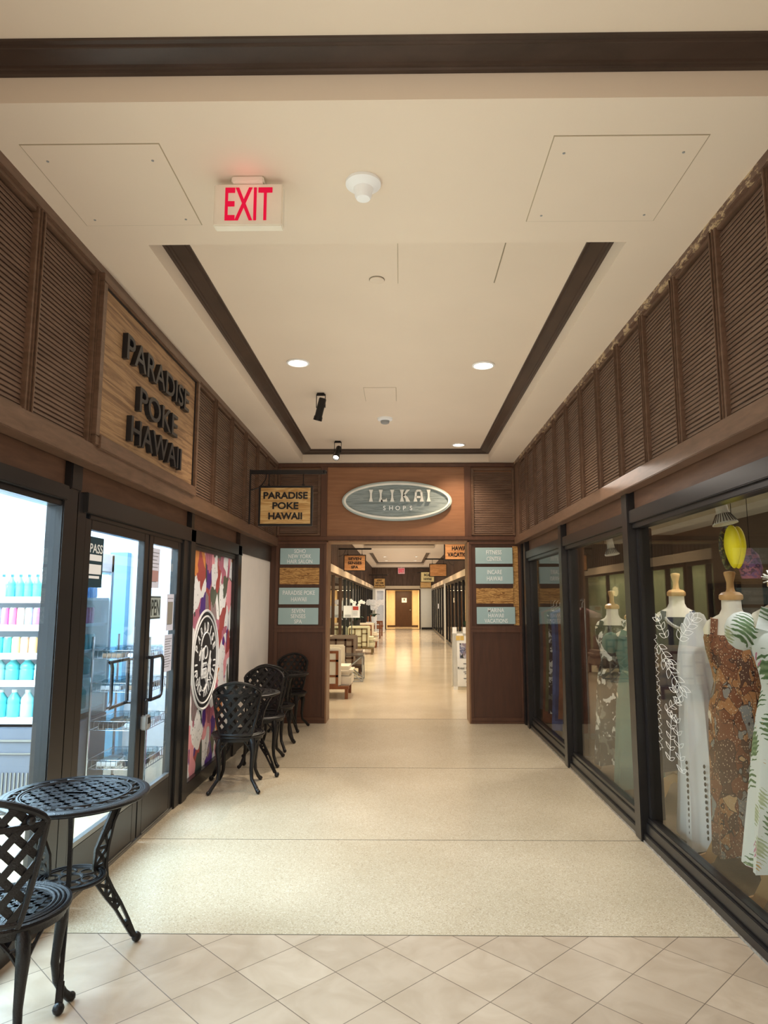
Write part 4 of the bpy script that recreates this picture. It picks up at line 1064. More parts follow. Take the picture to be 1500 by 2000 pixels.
# wire rack behind the doors
rx, ry, rw, rd = -2.28, 5.82, .46, .5
t = thing('wire_rack', 'chrome wire rack with trays of packed food behind the glass doors', 'rack', (rx, ry, 0))
posts = [(rx + a * rw / 2, ry + b * rd / 2) for a in (-1, 1) for b in (-1, 1)]
for x, y in posts: MB().tube([(x, y, .06), (x, y, 1.24), (x, y, 1.26)], .011, 8).build('post', CHROME, t, True)
for x, y in posts:
    MB().lathe([(.028, -.011), (.032, 0), (.028, .011)], 14, (x, y, .033), Matrix.Rotation(PI/2, 3, 'Y')).tube([(x, y, .035), (x, y, .08)], .008, 6).build('caster', LETB, t, True)
for z in (.22, .52, .82, 1.08):
    mb = MB()
    for zz in (z, z + .07):
        mb.tube([(rx - rw/2, ry - rd/2, zz), (rx + rw/2, ry - rd/2, zz), (rx + rw/2, ry + rd/2, zz), (rx - rw/2, ry + rd/2, zz)], .004, 5, True)
    for k in range(13): mb.tube([(rx - rw/2 + k * rw/12, ry - rd/2, z + .07), (rx - rw/2 + k * rw/12, ry - rd/2, z), (rx - rw/2 + k * rw/12, ry + rd/2, z), (rx - rw/2 + k * rw/12, ry + rd/2, z + .07)], .0022, 4)
    for k in range(11): mb.tube([(rx + rw/2, ry - rd/2 + k * rd/10, z), (rx + rw/2, ry - rd/2 + k * rd/10, z + .07)], .0022, 4)
    mb.build('basket_shelf', CHROME, t)
g = 'food trays on the wire rack'
for k, z in enumerate((.225, .525, .825, 1.085)):
    for j, (dx, dy) in enumerate(((-.1, -.11), (.11, -.1), (-.1, .12), (.11, .13))):
        c = thing('food_tray', 'clear-lidded food tray on the %s shelf of the wire rack' % ['bottom', 'second', 'third', 'top'][k], 'tray', (rx + dx, ry + dy, z), 0, g)
        MB().box(rx + dx - .085, ry + dy - .08, z, rx + dx + .085, ry + dy + .08, z + .035).build('tray', M('tray_%d%d' % (k, j), ['#E8E8E6', '#2A2C33', '#C9CDD4', '#A98E78'][(k + j) % 4], .4), c, bevel=.006)
        MB().box(rx + dx - .08, ry + dy - .075, z + .035, rx + dx + .08, ry + dy + .075, z + .085).build('lid', CLEAR, c, bevel=.012)

# ================================================================ RIGHT SHOP
def fold(rx_, ry_, z, n_=40, k=0, amp=0, ph=0, cx=0, cy=0, jz=0):
    o = []
    for i in range(n_):
        a = 2 * PI * i / n_
        f_ = 1 + amp * math.cos(k * a + ph) + amp * .5 * math.cos((k * 2 + 3) * a + 1.3)
        o.append((cx + rx_ * f_ * math.cos(a), cy + ry_ * f_ * math.sin(a), z + jz * math.sin(3 * a + ph)))
    return o
def mannequin(label, x, y, rz, sc, dress, hem, hemr, dlabel, cap=True, sleeve=None, base=True, collar=None, topz=1.40):
    t = thing('dress_form', label, 'mannequin', (0, 0, 0))
    MB().loft([fold(.05, .04, .70), fold(.15, .11, .78), fold(.165, .115, .88), fold(.118, .088, 1.08), fold(.15, .115, 1.27), fold(.165, .085, 1.38), fold(.14, .07, 1.43), fold(.07, .06, 1.47), fold(.056, .054, 1.50), fold(.054, .052, 1.555)], 40).build('torso', LINEN, t, True, L=True, angle=60)
    MB().lathe([(0, 1.555), (.062, 1.555), (.068, 1.565), (.066, 1.585), (.05, 1.60), (.028, 1.605), (.022, 1.62), (.02, 1.66), (.03, 1.70), (.034, 1.715), (.03, 1.725), (0, 1.73)], 24).build('neck_cap', PINE, t, True, L=True)
    MB().lathe([(0, .2), (.018, .2), (.018, .72), (0, .72)], 14).build('pole', PINE, t, True, L=True)
    if base:
        MB().lathe([(0, .13), (.05, .13), (.055, .16), (.045, .22), (.022, .25), (0, .25)], 20).build('hub', PINE, t, True, L=True)
        for k in range(3):
            a = PI * 2 * k / 3 + .9
            pts = [(.03, .21), (.08, .235), (.13, .20), (.165, .12), (.20, .05), (.26, .018)]
            MB().ribbon([(r_ * math.cos(a), r_ * math.sin(a), z) for r_, z in pts], [(-math.sin(a), math.cos(a), 0)] * 6, .06, .03).build('leg', PINE, t, True, L=True)
    secs = [fold(.158, .083, topz), fold(.166, .108, 1.33), fold(.158, .124, 1.26), fold(.132, .105, 1.14), fold(.124, .096, 1.07, k=7, amp=.01), fold(.160, .125, .93, k=7, amp=.02)]
    zz = [.93 - (.93 - hem) * i / 6 for i in range(1, 7)]
    secs += [fold(.16 + (hemr - .16) * i / 6, .125 + (hemr * .82 - .125) * i / 6, z, k=8, amp=.02 + .016 * i, ph=.4, jz=.0 if i < 6 else .02) for i, z in zip(range(1, 7), zz)]
    d = MB().loft(secs, 40, False)
    if sleeve:
        for s_ in (-1, 1): d.ball((s_ * .19, 0, 1.34), .085, 14, 1.0, .95, 1.15)
        if topz < 1.42: d.ribbon([(-.1, -.09, topz - .02), (-.07, -.065, 1.455)], [(0, -1, 0)] * 2, .06, .006).ribbon([(.1, -.09, topz - .02), (.07, -.065, 1.455)], [(0, -1, 0)] * 2, .06, .006)
    else:
        for s_ in (-1, 1): d.ribbon([(s_ * .11, -.085, topz - .02), (s_ * .10, -.06, 1.44), (s_ * .10, .02, 1.447), (s_ * .11, .075, topz - .02)], [(0, -1, .3), (0, -.5, 1), (0, .5, 1), (0, 1, .3)], .04, .005)
    d.build('dress', dress, t, True, L=True, angle=70)['label'] = dlabel
    t.location = (x, y, 0); t.rotation_euler = (0, 0, rz); t.scale = (sc, sc, sc)
    return t
def floral():
    m, t, b = nt('white_tropical_print')
    tc = N(t, 'ShaderNodeTexCoord')
    def leaves(scale, rotz, c1, c2, thr, seed):
        mp = N(t, 'ShaderNodeMapping'); mp.inputs['Scale'].default_value = (scale, scale, scale * .8); mp.inputs['Rotation'].default_value = (.3, .5, rotz); mp.inputs['Location'].default_value = (seed, seed * 2, 0)
        t.links.new(tc.outputs['Object'], mp.inputs[0])
        v = N(t, 'ShaderNodeTexVoronoi'); v.inputs['Scale'].default_value = 1; t.links.new(mp.outputs[0], v.inputs['Vector'])
        w = N(t, 'ShaderNodeTexWave', wave_type='BANDS', bands_direction='DIAGONAL'); w.inputs['Scale'].default_value = 3.4; w.inputs['Distortion'].default_value = 4; t.links.new(mp.outputs[0], w.inputs['Vector'])
        s1 = N(t, 'ShaderNodeMath', operation='MULTIPLY_ADD'); s1.inputs[1].default_value = .18; t.links.new(w.outputs['Fac'], s1.inputs[0]); t.links.new(v.outputs['Distance'], s1.inputs[2])
        lt_ = N(t, 'ShaderNodeMath', operation='LESS_THAN'); lt_.inputs[1].default_value = thr; t.links.new(s1.outputs[0], lt_.inputs[0])
        r_ = ramp(t, [(0, c1), (1, c2)]); t.links.new(w.outputs['Fac'], r_.inputs[0])
        return lt_.outputs[0], r_.outputs[0]
    col = None
    prev = None
    for args in ((6.5, .4, '#5F7A55', '#8FA37C', .46, 0), (8, 1.2, '#A9B48E', '#C7CDAE', .36, 3.3), (6.2, .1, '#C9829C', '#DDA9B7', .24, 7.7), (9, .7, '#C9A067', '#DCC08D', .17, 5.1)):
        f_, c = leaves(*args)
        mx = N(t, 'ShaderNodeMix', data_type='RGBA'); mx.inputs[6].default_value = lin('#E6EAE6')
        if prev: t.links.new(prev, mx.inputs[6])
        t.links.new(f_, mx.inputs['Factor']); t.links.new(c, mx.inputs[7]); prev = mx.outputs[2]
    t.links.new(prev, b.inputs['Base Color']); b.inputs['Roughness'].default_value = .8; b.inputs['Specular IOR Level'].default_value = .15
    return m
FLOR = floral()
BRNP = voro('brown_paisley_print', [(0, '#7E4E34'), (.3, '#A9764C'), (.55, '#5F4234'), (.75, '#8C8A86'), (.9, '#C9A378')], 13, .8, .4, (1, 1, .6), ('#CDB598', 95, .24), lines=('#3A2C28', .025))
BWP = voro('black_white_floral', [(0, '#2A2B2D'), (.45, '#D9D8D2'), (.7, '#6E7069')], 16, .8, .35, (1, 1, .8))
WHTD = M('white_gauze', '#E4E6EA', .85, spec=.1, var=.03)
GRND = M('grey_green_dress', '#5F7D74', .85, var=.1); BLUD = M('blue_print_dress', '#4B5F93', .85, var=.3, vs=18)
mannequin('dress form in a white tropical leaf dress at the right edge of the picture', 1.96, 3.52, -.5, 1.04, FLOR, .24, .24, 'white dress with green leaves and pink flowers', sleeve=True, topz=1.37)
mannequin('dress form with pale wooden neck cap in a brown paisley dress', 1.99, 4.14, -.4, 1.0, BRNP, .10, .17, 'brown paisley patterned dress', topz=1.36)
mannequin('dress form at the back in a dark navy dress with silver beads', 2.12, 5.28, -.3, 1.02, M('navy_dress', '#1F2636', .8), .3, .19, 'dark navy dress')
mannequin('dress form in a black and white floral dress in the second window', 1.93, 6.28, -.3, .95, BWP, .12, .2, 'black and white floral dress')
mannequin('dress form in a grey-green dress in the second window', 1.90, 5.66, -.3, .9, GRND, .08, .2, 'grey-green dress', sleeve=True)
# bead necklace, flower
t = thing('bead_necklace', 'silver bead necklace on the navy dress form', 'necklace', (2.12, 5.28, 1.35))
mb = MB()
for k in range(26):
    a = PI + PI * k / 25; mb.ball((2.12 + .11 * math.cos(a), 5.28 - .03 + .1 * math.sin(a), 1.43 + .09 * math.sin(a)), .014, 8)
mb.build('beads', M('silver_bead', '#D6D6D2', .25, metal=.6), t, True)
t = thing('fabric_flower', 'white fringed fabric flower by the wooden neck of the tropical dress form', 'flower', (1.87, 3.45, 1.66))
mb = MB()
for k in range(36):
    d = Vector((random.gauss(0, 1), random.gauss(0, 1), random.gauss(0, 1))).normalized()
    mb.bar(Vector((1.87, 3.45, 1.66)), Vector((1.87, 3.45, 1.66)) + d * .05, .012, .003)
mb.build('petals', PETAL, t)
# white gauze dress on a slim stand
t = thing('gauze_dress', 'long white gauze dress with black stitched marks hanging in the right window', 'dress', (1.93, 4.52, 0))
secs = [fold(.03, .03, 1.475), fold(.055, .05, 1.46), fold(.085, .075, 1.38, k=5, amp=.05), fold(.115, .10, 1.22, k=5, amp=.06), fold(.13, .12, 1.10, k=6, amp=.08)]
for i in range(1, 8): secs.append(fold(.10 + .006 * i, .12 + .014 * i, 1.10 - i * .152, k=7, amp=.09 + .008 * i, ph=.6, jz=0 if i < 7 else .025))
MB().loft([[(1.93 + p[0], 4.52 + p[1], p[2]) for p in s_] for s_ in secs], 40, False).build('dress', WHTD, t, True, angle=70)
mb = MB()
for k, aa in enumerate((3.5, 4.2, 3.0)):
    for q in range(13):
        z = .12 + q * .035 if k != 2 else .78 + q * .03
        r_ = .15 + .012 * (q % 2)
        mb.ball((1.93 + .145 * math.cos(aa), 4.52 + .2 * math.sin(aa), z), .008, 6, sz=1.6)
mb.build('stitching', LETB, t)
MB().lathe([(0, 0), (.09, 0), (.09, .012), (.012, .02), (.009, 1.47), (0, 1.47)], 16, (1.93, 4.52, 0)).build('stand', STEEL, t, True)
# garments on rails
def garment(x, y, zt, ln, hw, m, label, grp, proto=None):
    t = thing('hanging_garment', label, 'garment', (x, y, zt), 0, grp)
    secs = []
    for z, a in ((0, .03), (-.03, .45), (-.07, .92), (-.2, .86), (-.5, .84), (-ln * .75, .92), (-ln, 1.0)):
        secs.append([(x + p[0], y + p[1], zt - .06 + z) for p in fold(hw * a, .028 + .012 * abs(z), 0, 24, 6, .1)])
    MB().loft(secs, 24).build('cloth', m, t, True, angle=70)
    MB().tube([(x - hw * .8, y, zt - .13), (x, y, zt - .06), (x + hw * .8, y, zt - .13)], .006, 6).tube([(x, y, zt - .06), (x, y, zt - .02), (x + .016, y, zt - .0), (x, y, zt + .016), (x - .014, y, zt + .006)], .003, 6).build('hanger', WHITE, t)
def rail(x, y0, y1, z, label):
    t = thing('garment_rail', label, 'rail', (x, (y0 + y1) / 2, 0))
    MB().tube([(x, y0, .02), (x, y0, z), (x, y1, z), (x, y1, .02)], .012, 8).build('frame', CHROME, t, True)
    for y in (y0, y1): MB().box(x - .18, y - .015, 0, x + .18, y + .015, .025).build('foot', CHROME, t)
rail(1.86, 6.95, 8.5, 1.56, 'chrome garment rail in the far window of the right shop')
cols = [('#5B3A30', 'maroon'), ('#6E6E68', 'grey'), ('#8C5A3E', 'rust'), ('#3F4E7E', 'dark blue'), ('#55689E', 'mid blue'), (None, 'black and white print'), ('#6A6B47', 'olive'), ('#7A4B36', 'reddish brown'), ('#40454F', 'charcoal')]
for k, (c, nm) in enumerate(cols):
    m_ = M('garment_' + nm.replace(' ', '_'), c, .85, var=.3, vs=14) if c else BWP
    garment(1.86, 7.05 + k * .165, 1.545, 1.25 + .1 * math.sin(k * 2), .19, m_, '%s long garment hanging on the chrome rail in the right shop' % nm, 'garments on the chrome rail')
rail(2.75, 2.9, 5.0, 1.55, 'chrome garment rail deep inside the right shop')
for k, (c, nm) in enumerate((('#27303F', 'navy'), ('#3A2E2A', 'dark brown'), ('#1E222C', 'black'), ('#4A4038', 'taupe'), ('#2E3A44', 'slate blue'))):
    garment(2.75, 3.1 + k * .42, 1.535, .8, .2, M('back_garment_%d' % k, c, .85, var=.2), '%s short garment on the rail deep inside the right shop' % nm, 'garments on the back rail')
# framed mirrors on the shop back wall
for k, y in enumerate((3.9, 5.1, 6.4, 7.6)):
    t = thing('framed_mirror', '%s dark framed mirror on the back wall of the right shop' % ORD[k], 'mirror', (3.6, y, .9), 0, 'mirrors on the back wall of the right shop')
    MB().frame(y - .35, .75, y + .35, 1.75, .06, lambda a, b, q: (q, a, b), 3.56, 3.6).build('frame', LETB, t)
    MB().box(3.585, y - .3, .8, 3.595, y + .3, 1.7).build('mirror_glass', M('mirror_%d' % k, '#77706A', .08, metal=.9), t)
# track spotlights
def track(x, y, label, e=14):
    t = thing('track_spotlight', label, 'spotlight', (x, y, 2.3), 0, 'white spotlights in the right shop')
    R = Vector((.12, -.12, -1)).to_track_quat('Z', 'Y').to_matrix(); c = Vector((x, y, 2.10))
    MB().tube([(x, y, 2.3), (x, y, 2.16)], .008, 6).box(x - .03, y - .03, 2.28, x + .03, y + .03, 2.3).build('stem', BLACK, t)
    MB().lathe([(0, -.05), (.03, -.05), (.032, -.03), (.034, .03), (0, .03)], 20, c, R).build('socket', CREAMP, t, True)
    sd = MB().lathe([(.033, .03), (.037, .05), (.068, .105), (.07, .112), (.064, .11), (.034, .05)], 28, c, R, True).build('shade', CREAMP, t, True)
    mb = MB()
    for k in range(24):
        a = 2 * PI * k / 24
        p0 = c + R @ Vector((.039 * math.cos(a), .039 * math.sin(a), .052)); p1 = c + R @ Vector((.068 * math.cos(a), .068 * math.sin(a), .104))
        mb.bar(p0, p1, .004, .004)
    mb.build('slots', M('slot_dark', '#4A4640', .7), sd)
    MB().lathe([(0, .085), (.045, .085)], 16, c, R).build('bulb', M('bulb_grey', '#A9A294', .4), t)
lamp('SPOT', 'clothes_fill', (1.84, 3.2, 2.28), 60, (.9, .93, 1), (1.95, 3.9, .7), angle=1.5, blend=.8, radius=.05)  # spots added apart from the track heads to brighten the garments
lamp('SPOT', 'clothes_fill', (1.84, 5.2, 2.28), 50, (.95, .95, 1), (1.95, 4.4, .7), angle=1.4, blend=.8, radius=.05)
lamp('SPOT', 'clothes_fill', (1.9, 7.0, 2.28), 150, (.95, .93, .9), (1.92, 6.3, .7), angle=1.5, blend=.8, radius=.05)
lamp('SPOT', 'clothes_fill', (1.82, 6.75, 2.36), 260, (.95, .93, .9), (1.95, 7.5, .9), angle=1.6, blend=.8, radius=.05)
lamp('SPOT', 'clothes_fill', (2.25, 5.0, 2.36), 140, (.95, .95, .95), (1.9, 5.75, .9), angle=1.3, blend=.8, radius=.05)
lamp('SPOT', 'clothes_fill', (1.85, 6.9, 2.36), 220, (.95, .93, .9), (1.86, 8.3, 1.0), angle=1.2, blend=.8, radius=.05)
track(1.86, 3.92, 'white slotted cone spotlight above the yellow ornament in the right shop')
track(2.02, 6.55, 'white slotted cone spotlight in the second window of the right shop')
# hanging yellow ornament
yx, yy, yz = 1.93, 3.95, 1.86
t = thing('hanging_ornament', 'bright yellow two-lobed padded ornament with leafy print side hanging in the window', 'ornament', (yx, yy, yz))
R = Matrix.Rotation(.75, 3, 'Z')
def lobe(mb, dx, dy, rx_, ry_, rz_): 
    secs = []
    for i in range(13):
        q = PI * i / 12; z = -math.cos(q); tp = math.sin(q) * (1 - .28 * max(0, -z))
        secs.append([tuple(Vector((yx, yy, yz)) + R @ Vector((dx * (1 + .35 * z * .5) + rx_ * tp * math.cos(2 * PI * j / 20), dy + ry_ * tp * math.sin(2 * PI * j / 20), rz_ * z))) for j in range(20)])
    mb.loft(secs, 20)
YEL = M('yellow_fabric', '#E8D422', .6, var=.04)
mb = MB(); lobe(mb, -.036, -.012, .052, .045, .125); lobe(mb, .036, -.012, .052, .045, .125); mb.build('yellow_lobes', YEL, t, True, angle=70)
mb = MB(); lobe(mb, .03, .05, .085, .03, .13); mb.build('printed_back', voro('dark_leaf_print', [(0, '#2E3A30'), (.4, '#5F6A4A'), (.65, '#8A8050'), (.85, '#3B3340')], 30, .7), t, True, angle=70)
MB().tube([(yx, yy, yz + .12), (yx, yy, 2.42)], .002, 5).build('cord', LETB, t)
t = thing('hanging_pouch', 'small purple printed pouch hanging beside the yellow ornament', 'pouch', (2.06, 4.0, 1.78))
MB().loft([fold(.01, .01, 1.86, 20, cx=2.06, cy=4.02), fold(.05, .03, 1.82, 20, cx=2.06, cy=4.02), fold(.07, .04, 1.74, 20, cx=2.06, cy=4.02), fold(.055, .035, 1.68, 20, cx=2.06, cy=4.02)], 20).build('pouch', voro('purple_print', [(0, '#6A4A6A'), (.4, '#8A5560'), (.7, '#4A3545')], 24, .7), t, True)
MB().tube([(2.06, 4.02, 1.86), (2.06, 4.02, 2.42)], .002, 5).build('cord', LETB, t)
# leaf decal on the big window
t = thing('leaf_decal', 'white line-drawn leaf branches stuck on the nearest right window pane', 'decal', (SR + .027, 4.1, .6))
mb = MB(); XD = SR + .0265
def pz(p, q):   # sketch units of the drawn sticker -> pane
    return Vector((XD, 4.42 - (p / 3.843 - 12) * .0072, 1.55 - (q / 3.843 + 7) * .0031))
def leafo(p, q, a, L_, w_):
    ca, sa = math.cos(a), math.sin(a); pts = []
    up = [(i / 12 * L_, w_ * math.sin(PI * (i / 12) ** .8)) for i in range(13)]
    for u, v in up + [(u, -v) for u, v in up[11:0:-1]]: pts.append(pz(p + u * ca - v * sa, q + u * sa + v * ca))
    mb.tube(pts, .0011, 4, True)
def branch(p, q, p1, q1, n_, L_, w_=.24):
    a = math.atan2(q1 - q, p1 - p); pts = []
    for i in range(n_):
        f_ = i / (n_ - 1); x_ = p + (p1 - p) * f_; y_ = q + (q1 - q) * f_; pts.append(pz(x_, y_))
        for s_ in (-1, 1): leafo(x_, y_, a + s_ * .75, L_, L_ * w_)
    leafo(p1, q1, a, L_, L_ * w_)
    mb.tube(pts, .0011, 4)
branch(140, 250, 85, 130, 3, 62); branch(250, 250, 350, 110, 4, 72); branch(75, 320, 150, 420, 3, 72); branch(110, 420, 235, 590, 4, 80)
branch(230, 700, 200, 640, 2, 60); branch(110, 800, 190, 720, 3, 50, .2); branch(120, 1160, 150, 840, 5, 55, .18); branch(215, 1200, 190, 860, 5, 55, .18)
mb.tube([pz(50 + 12 * math.sin(i * .9) + 7 * math.sin(i * 2.3), 240 + i * 8) for i in range(112)], .0010, 4)
mb.build('leaf_lines', LETW, t)

# ================================================================ CORRIDOR BEYOND
def armchair(x, y, up_m, wd_m, label):
    t = thing('armchair', label, 'armchair', (x, y, 0), 0, 'armchairs along the far corridor')
    for s_ in (-1, 1):
        y0 = y + s_ * .36 - .045; y1 = y0 + .09
        sp = MB().box(x - .38, y0, .2, x + .23, y1, .80).build('side_panel', up_m, t, bevel=.02)
        yo = y0 - .012 if s_ < 0 else y1
        g_ = MB().frame(x - .36, .2, x + .19, .755, .04, lambda a, b, q: (a, q, b), yo, yo + .012)
        for xx in (-.18, .02): g_.box(x + xx - .018, yo, .2, x + xx + .018, yo + .012, .755)
        for i, (xa, xb) in enumerate(((-.36, -.18), (-.18, .02), (.02, .19))):
            for zz in ((.38, .58), (.33, .52), (.36, .6))[i]: g_.box(x + xa, yo, zz - .015, x + xb, yo + .012, zz + .015)
        g_.build('wood_grid', wd_m, sp)
        MB().box(x - .38, y0 - .01, .155, x + .36, y1 + .01, .2).build('base_rail', wd_m, t)
        for xx in (-.34, .32): MB().box(x + xx - .025, y + s_ * .36 - .025, 0, x + xx + .025, y + s_ * .36 + .025, .16).build('leg', wd_m, t)
    MB().box(x - .40, y - .315, .2, x - .26, y + .315, .80).build('backrest', up_m, t, bevel=.03)
    MB().box(x - .26, y - .315, .2, x + .39, y + .315, .345).build('seat_base', up_m, t, bevel=.02)
    MB().box(x - .26, y - .32, .35, x + .41, y + .32, .50).build('seat_cushion', up_m, t, bevel=.06)
armchair(-1.2, 11.42, CREAMU, REDW, 'cream armchair with red-brown wood grid, nearest beyond the left pillar')
armchair(-1.2, 14.85, SHADEU, DARKW, 'cream armchair, colours darkened for shade, behind the metal side table')  # same design as the cream chairs, with shade put into its colours
armchair(-1.18, 20.4, M('green_lit_cream_upholstery', '#C9C2A2', .9), M('green_lit_chair_wood', '#6E5B3C', .45), 'cream armchair, colours tinted for greenish light, third along the far corridor')  # same design again, greenish light put into its colours
armchair(-1.18, 23.2, CREAMU, REDW, 'cream armchair, fourth along the far corridor, beside the orchids')
t = thing('side_table', 'low metal side table with crossed legs between the first two armchairs', 'table', (-1.04, 13.6, 0))
MB().box(-1.34, 13.3, .49, -.74, 13.9, .505).build('top', M('smoked_top', '#4A433C', .2), t)
mb = MB()
for yy in (13.33, 13.87):
    mb.tube([(-1.32, yy, .49), (-.76, yy, .01)], .012, 6).tube([(-.76, yy, .49), (-1.32, yy, .01)], .012, 6).tube([(-.76, yy, .49), (-.75, yy, .01)], .012, 6).tube([(-1.33, yy, .012), (-.75, yy, .012)], .01, 6)
mb.build('crossed_legs', GREY, t)
def woodchair(x, y, label):
    t = thing('wooden_chair', label, 'chair', (x, y, 0), 0, 'wooden chairs near the far door')
    MB().box(x - .28, y - .28, .4, x + .28, y + .28, .46).build('seat', REDW, t)
    MB().box(x - .3, y - .28, .46, x - .26, y + .28, .9).build('backrest', REDW, t)
    MB().box(x - .28, y - .3, .6, x + .25, y - .24, .65).box(x - .28, y + .24, .6, x + .25, y + .3, .65).box(x + .2, y - .3, .46, x + .25, y - .25, .6).box(x + .2, y + .25, .46, x + .25, y + .3, .6).build('arms', REDW, t)
    for a in (-.25, .22):
        for b in (-.25, .25): MB().box(x + a - .025, y + b - .025, 0, x + a + .025, y + b + .025, .4).build('leg', REDW, t)
woodchair(-1.12, 28.6, 'red-brown wooden armchair near the far end of the corridor on the left')
woodchair(-1.1, 30.8, 'red-brown wooden armchair, farthest seat on the left of the corridor')
def console(x, y, label, z=.74):
    t = thing('console_table', label, 'table', (x, y, 0))
    MB().box(x - .2, y - .25, z - .04, x + .2, y + .25, z).build('top', WHITE, t)
    for a in (-.17, .17):
        for b in (-.22, .22): MB().box(x + a - .02, y + b - .02, 0, x + a + .02, y + b + .02, z - .04).build('leg', WHITE, t)
console(-1.36, 21.75, 'small pale table between the third and fourth armchairs')
console(-1.15, 26.2, 'small pale table carrying the big white orchid')
def orchid(x, y, z0, pot, h, n_, sp, label, fl=.05):
    t = thing('potted_orchid', label, 'plant', (x, y, z0))
    MB().lathe([(0, 0), (.09, 0), (.115, .2), (.12, .21), (.105, .21), (.1, .19), (0, .19)], 18, (x, y, z0)).build('pot', pot, t, True)
    mb = MB()
    for k in range(7):
        a = k * 2.4; L_ = .16 + .05 * (k % 3)
        mb.ribbon([(x + L_ * q * math.cos(a), y + L_ * q * math.sin(a), z0 + .2 + .12 * math.sin(q * 2.4)) for q in (0, .35, .7, 1)], [(0, 0, 1)] * 4, .06, .004)
    mb.build('leaves', LEAFG, t)
    mb = MB(); fb = MB()
    for k in range(n_):
        a = k * 2.1 + .4
        tip = None; pts = []
        for i in range(9):
            q = i / 8; pts.append((x + sp * q * q * math.cos(a), y + sp * q * q * math.sin(a), z0 + .2 + h * math.sin(q * 1.75) ))
        mb.tube(pts, .005, 5)
        for i in (3, 4, 5, 6, 7, 8):
            c = Vector(pts[i]) + Vector((random.uniform(-.04, .04), random.uniform(-.04, .04), random.uniform(-.02, .05)))
            for p in range(5):
                an = 2 * PI * p / 5
                fb.ball(c + Vector((fl * .8 * math.cos(an), 0, fl * .8 * math.sin(an))), fl * .6, 8, 1, .25, 1)
            fb.ball(c + Vector((0, -.012, 0)), .012, 6)
    mb.build('stems', LEAFG, t, True); fb.build('flowers', PETAL, t, True)
orchid(-1.42, 21.75, .74, POTB, .58, 2, .22, 'orchid in a black pot behind the third armchair', .04)
orchid(-1.05, 26.2, .74, PETAL, .55, 5, .30, 'big white orchid near the frosted door at the left of the far corridor', .07)
t = thing('poster_stand', 'white and red notice board on a pole in front of the sage windows', 'poster', (-1.34, 18.4, 0))
MB().box(-1.56, 18.39, 1.10, -1.12, 18.41, 1.42).build('board', PAPER, t)
MB().box(-1.31, 18.385, 1.30, -1.16, 18.39, 1.40).build('red_heading', M('red_print', '#B8483C', .7), t)
mb = MB()
for k in range(5): mb.box(-1.31, 18.386, 1.26 - k * .025, -1.18, 18.39, 1.265 - k * .025)
for k in range(4): mb.box(-1.53, 18.386, 1.17 - k * .018, -1.36, 18.39, 1.175 - k * .018)
mb.box(-1.33, 18.386, 1.12, -1.326, 18.39, 1.41).build('text_lines', INK, t)
MB().tube([(-1.34, 18.415, .01), (-1.34, 18.415, 1.2)], .014, 8).lathe([(0, 0), (.15, 0), (.15, .012), (0, .02)], 20, (-1.34, 18.415, 0)).build('stand', STEEL, t, True)
# wall sconce
for k, (yy, zz) in enumerate(((16.8, 1.78), (12.5, 1.78))):
    t = thing('wall_sconce', ['warm glowing sconce inside the sage windows', 'warm glowing sconce inside the first left window beyond the portal'][k], 'lamp', (-2.0, yy, zz), 0, 'sconces beyond the portal')
    MB().lathe([(.02, -.12), (.06, -.08), (.07, .0), (.06, .08), (.02, .12)], 18, (-2.0, yy, zz)).build('shade', emis('sconce_glow_%d' % k, '#FFE2A0', 6), t, True)
    MB().tube([(-2.0, yy, zz + .11), (-2.0, yy, 2.38)], .006, 6).build('rod', STEEL, t)
# sandwich board
t = thing('sandwich_board', 'white sandwich board sign half hidden behind the right pillar', 'sign board', (1.25, 12.25, 0))
xa, xb = .915, 1.52
def sl(x, z, d=0): return Vector((x, 12.18 + .14 * z / 1.1 - d, z))
def panel(mb, x0, z0, x1, z1, d, th=.02):
    p = [sl(x0, z0, d), sl(x1, z0, d), sl(x1, z1, d), sl(x0, z1, d)]
    return mb.prism(p, (0, th, 0))
mb = MB(); panel(mb, xa, .06, xb, .97, 0); panel(mb, xa, 0, xa + .075, 1.08, 0); panel(mb, xb - .075, 0, xb, 1.08, 0); panel(mb, 1.10, .93, 1.35, 1.08, 0)
mb.build('front_board', M('white_board_paint', '#F3EEDF', .5), t)
mb = MB().prism([(xa, 12.62, 0), (xb, 12.62, 0), (xb, 12.36, 1.0), (xa, 12.36, 1.0)], (0, .02, 0)); mb.build('back_board', M('white_board_back', '#E9E4D6', .5), t)
mb = MB(); panel(mb, xa + .12, .54, xb - .05, .80, .004, .003); mb.build('photo_print', voro('street_photo_print', [(0, '#6B6F8A'), (.35, '#8E7F86'), (.6, '#B9B4B8'), (.8, '#3F4138')], 14, .5), t)
mb = MB(); panel(mb, xa + .06, .85, xa + .13, .93, .004, .003); panel(mb, xa + .135, .85, xa + .2, .93, .004, .003); mb.build('logo_print', M('gold_logo', '#D9B768', .5), t)
mb = MB()
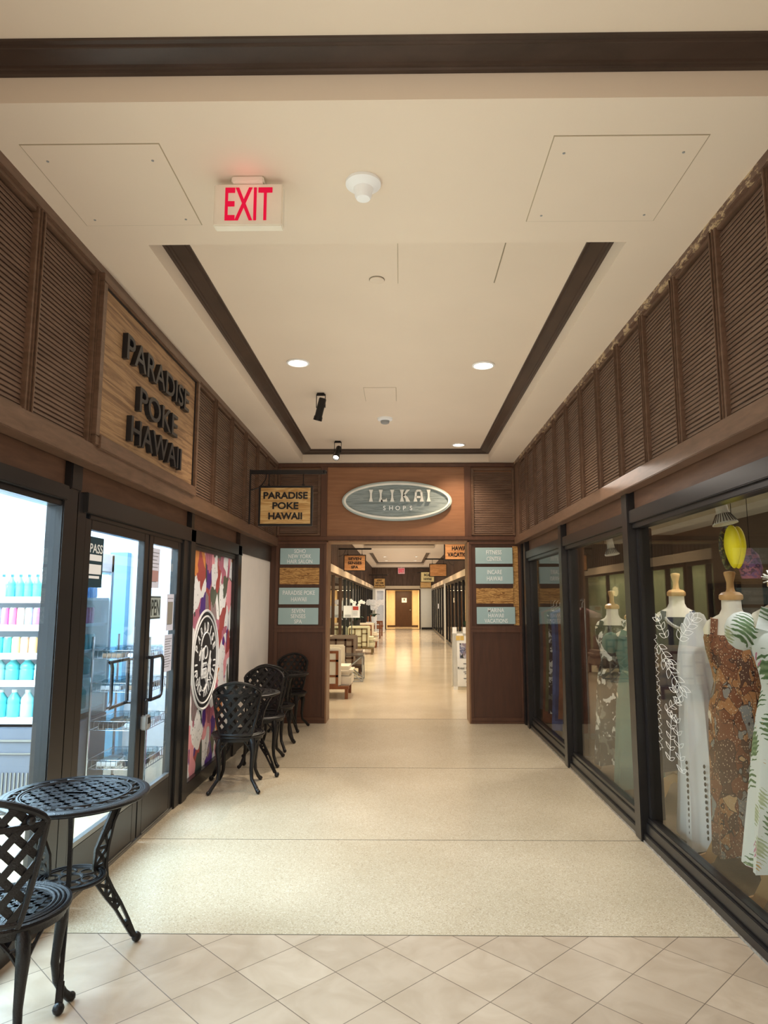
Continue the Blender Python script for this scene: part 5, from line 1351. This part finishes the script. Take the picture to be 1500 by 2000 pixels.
for k, (w_, z) in enumerate(((.3, .44), (.3, .30), (.26, .27), (.2, .235), (.3, .19), (.16, .16), (.22, .13))): panel(mb, xa + .30 - w_ / 2 + .03, z, xa + .30 + w_ / 2, z + .012, .004, .003)
mb.build('text_lines', INK, t)
MB().text('Real Estate and', sl(xa + .30, .372, .004), UX, UZ, w=.44, h=.035, depth=.003).build('lettering', LETB, t)
t = thing('potted_plant', 'potted plant with broad dark green leaves behind the right pillar', 'plant', (1.3, 11.75, 0))
MB().lathe([(0, 0), (.12, 0), (.16, .3), (.165, .32), (.14, .32), (0, .29)], 20, (1.3, 11.75, 0)).build('pot', POTB, t, True)
mb = MB(); st = MB()
for k, (dx, dy, z) in enumerate(((-.14, -.02, 1.16), (.1, .05, 1.2), (.05, -.1, 1.05), (.16, -.04, .95), (-.02, .1, 1.0))):
    c = Vector((1.3 + dx, 11.75 + dy, z)); st.tube([(1.3, 11.75, .3), (1.3 + dx * .4, 11.75 + dy * .4, z * .7), c], .006, 5)
    s_ = 1 if dx > 0 else -1
    mb.flat([(0, -.01), (.05 * s_, .05), (.11 * s_, .055), (.16 * s_, .02), (.13 * s_, -.03), (.06 * s_, -.06)][::s_], c - Vector((.05 * s_, 0, 0)), UX, UZ, .004)
mb.build('leaves', LEAFG, t); st.build('stems', LEAFG, t)
# frosted door standing open at the far left
dd = sroot('door_4', (-1.05, 33.8, 0))
MB().frame(-1.29, .02, -.82, 2.12, .07, lambda a, b, q: (a, q, b), 33.78, 33.82).build('frame', WHITE, dd)
MB().box(-1.24, 33.795, .07, -.86, 33.805, 2.07).build('frosted_pane', M('frosted_glass', '#C9CDD0', .35, var=.12, vs=4), dd)
# door sign and small notices at the far end
t = thing('door_sign', 'small white sign on the dark far door', 'sign', (.13, 41.13, 1.6))
MB().box(.02, 41.13, 1.45, .32, 41.138, 1.72).build('plate', PAPER, t)
MB().box(.13, 41.126, 1.56, .21, 41.13, 1.68).build('symbol', INK, t)
t = thing('window_notice', 'tiny white notice on the far right dark glass', 'notice', (FR - .05, 31, 1.3))
MB().box(FR - .012, 31.0, 1.2, FR - .009, 31.4, 1.42).build('sheet', PAPER, t)
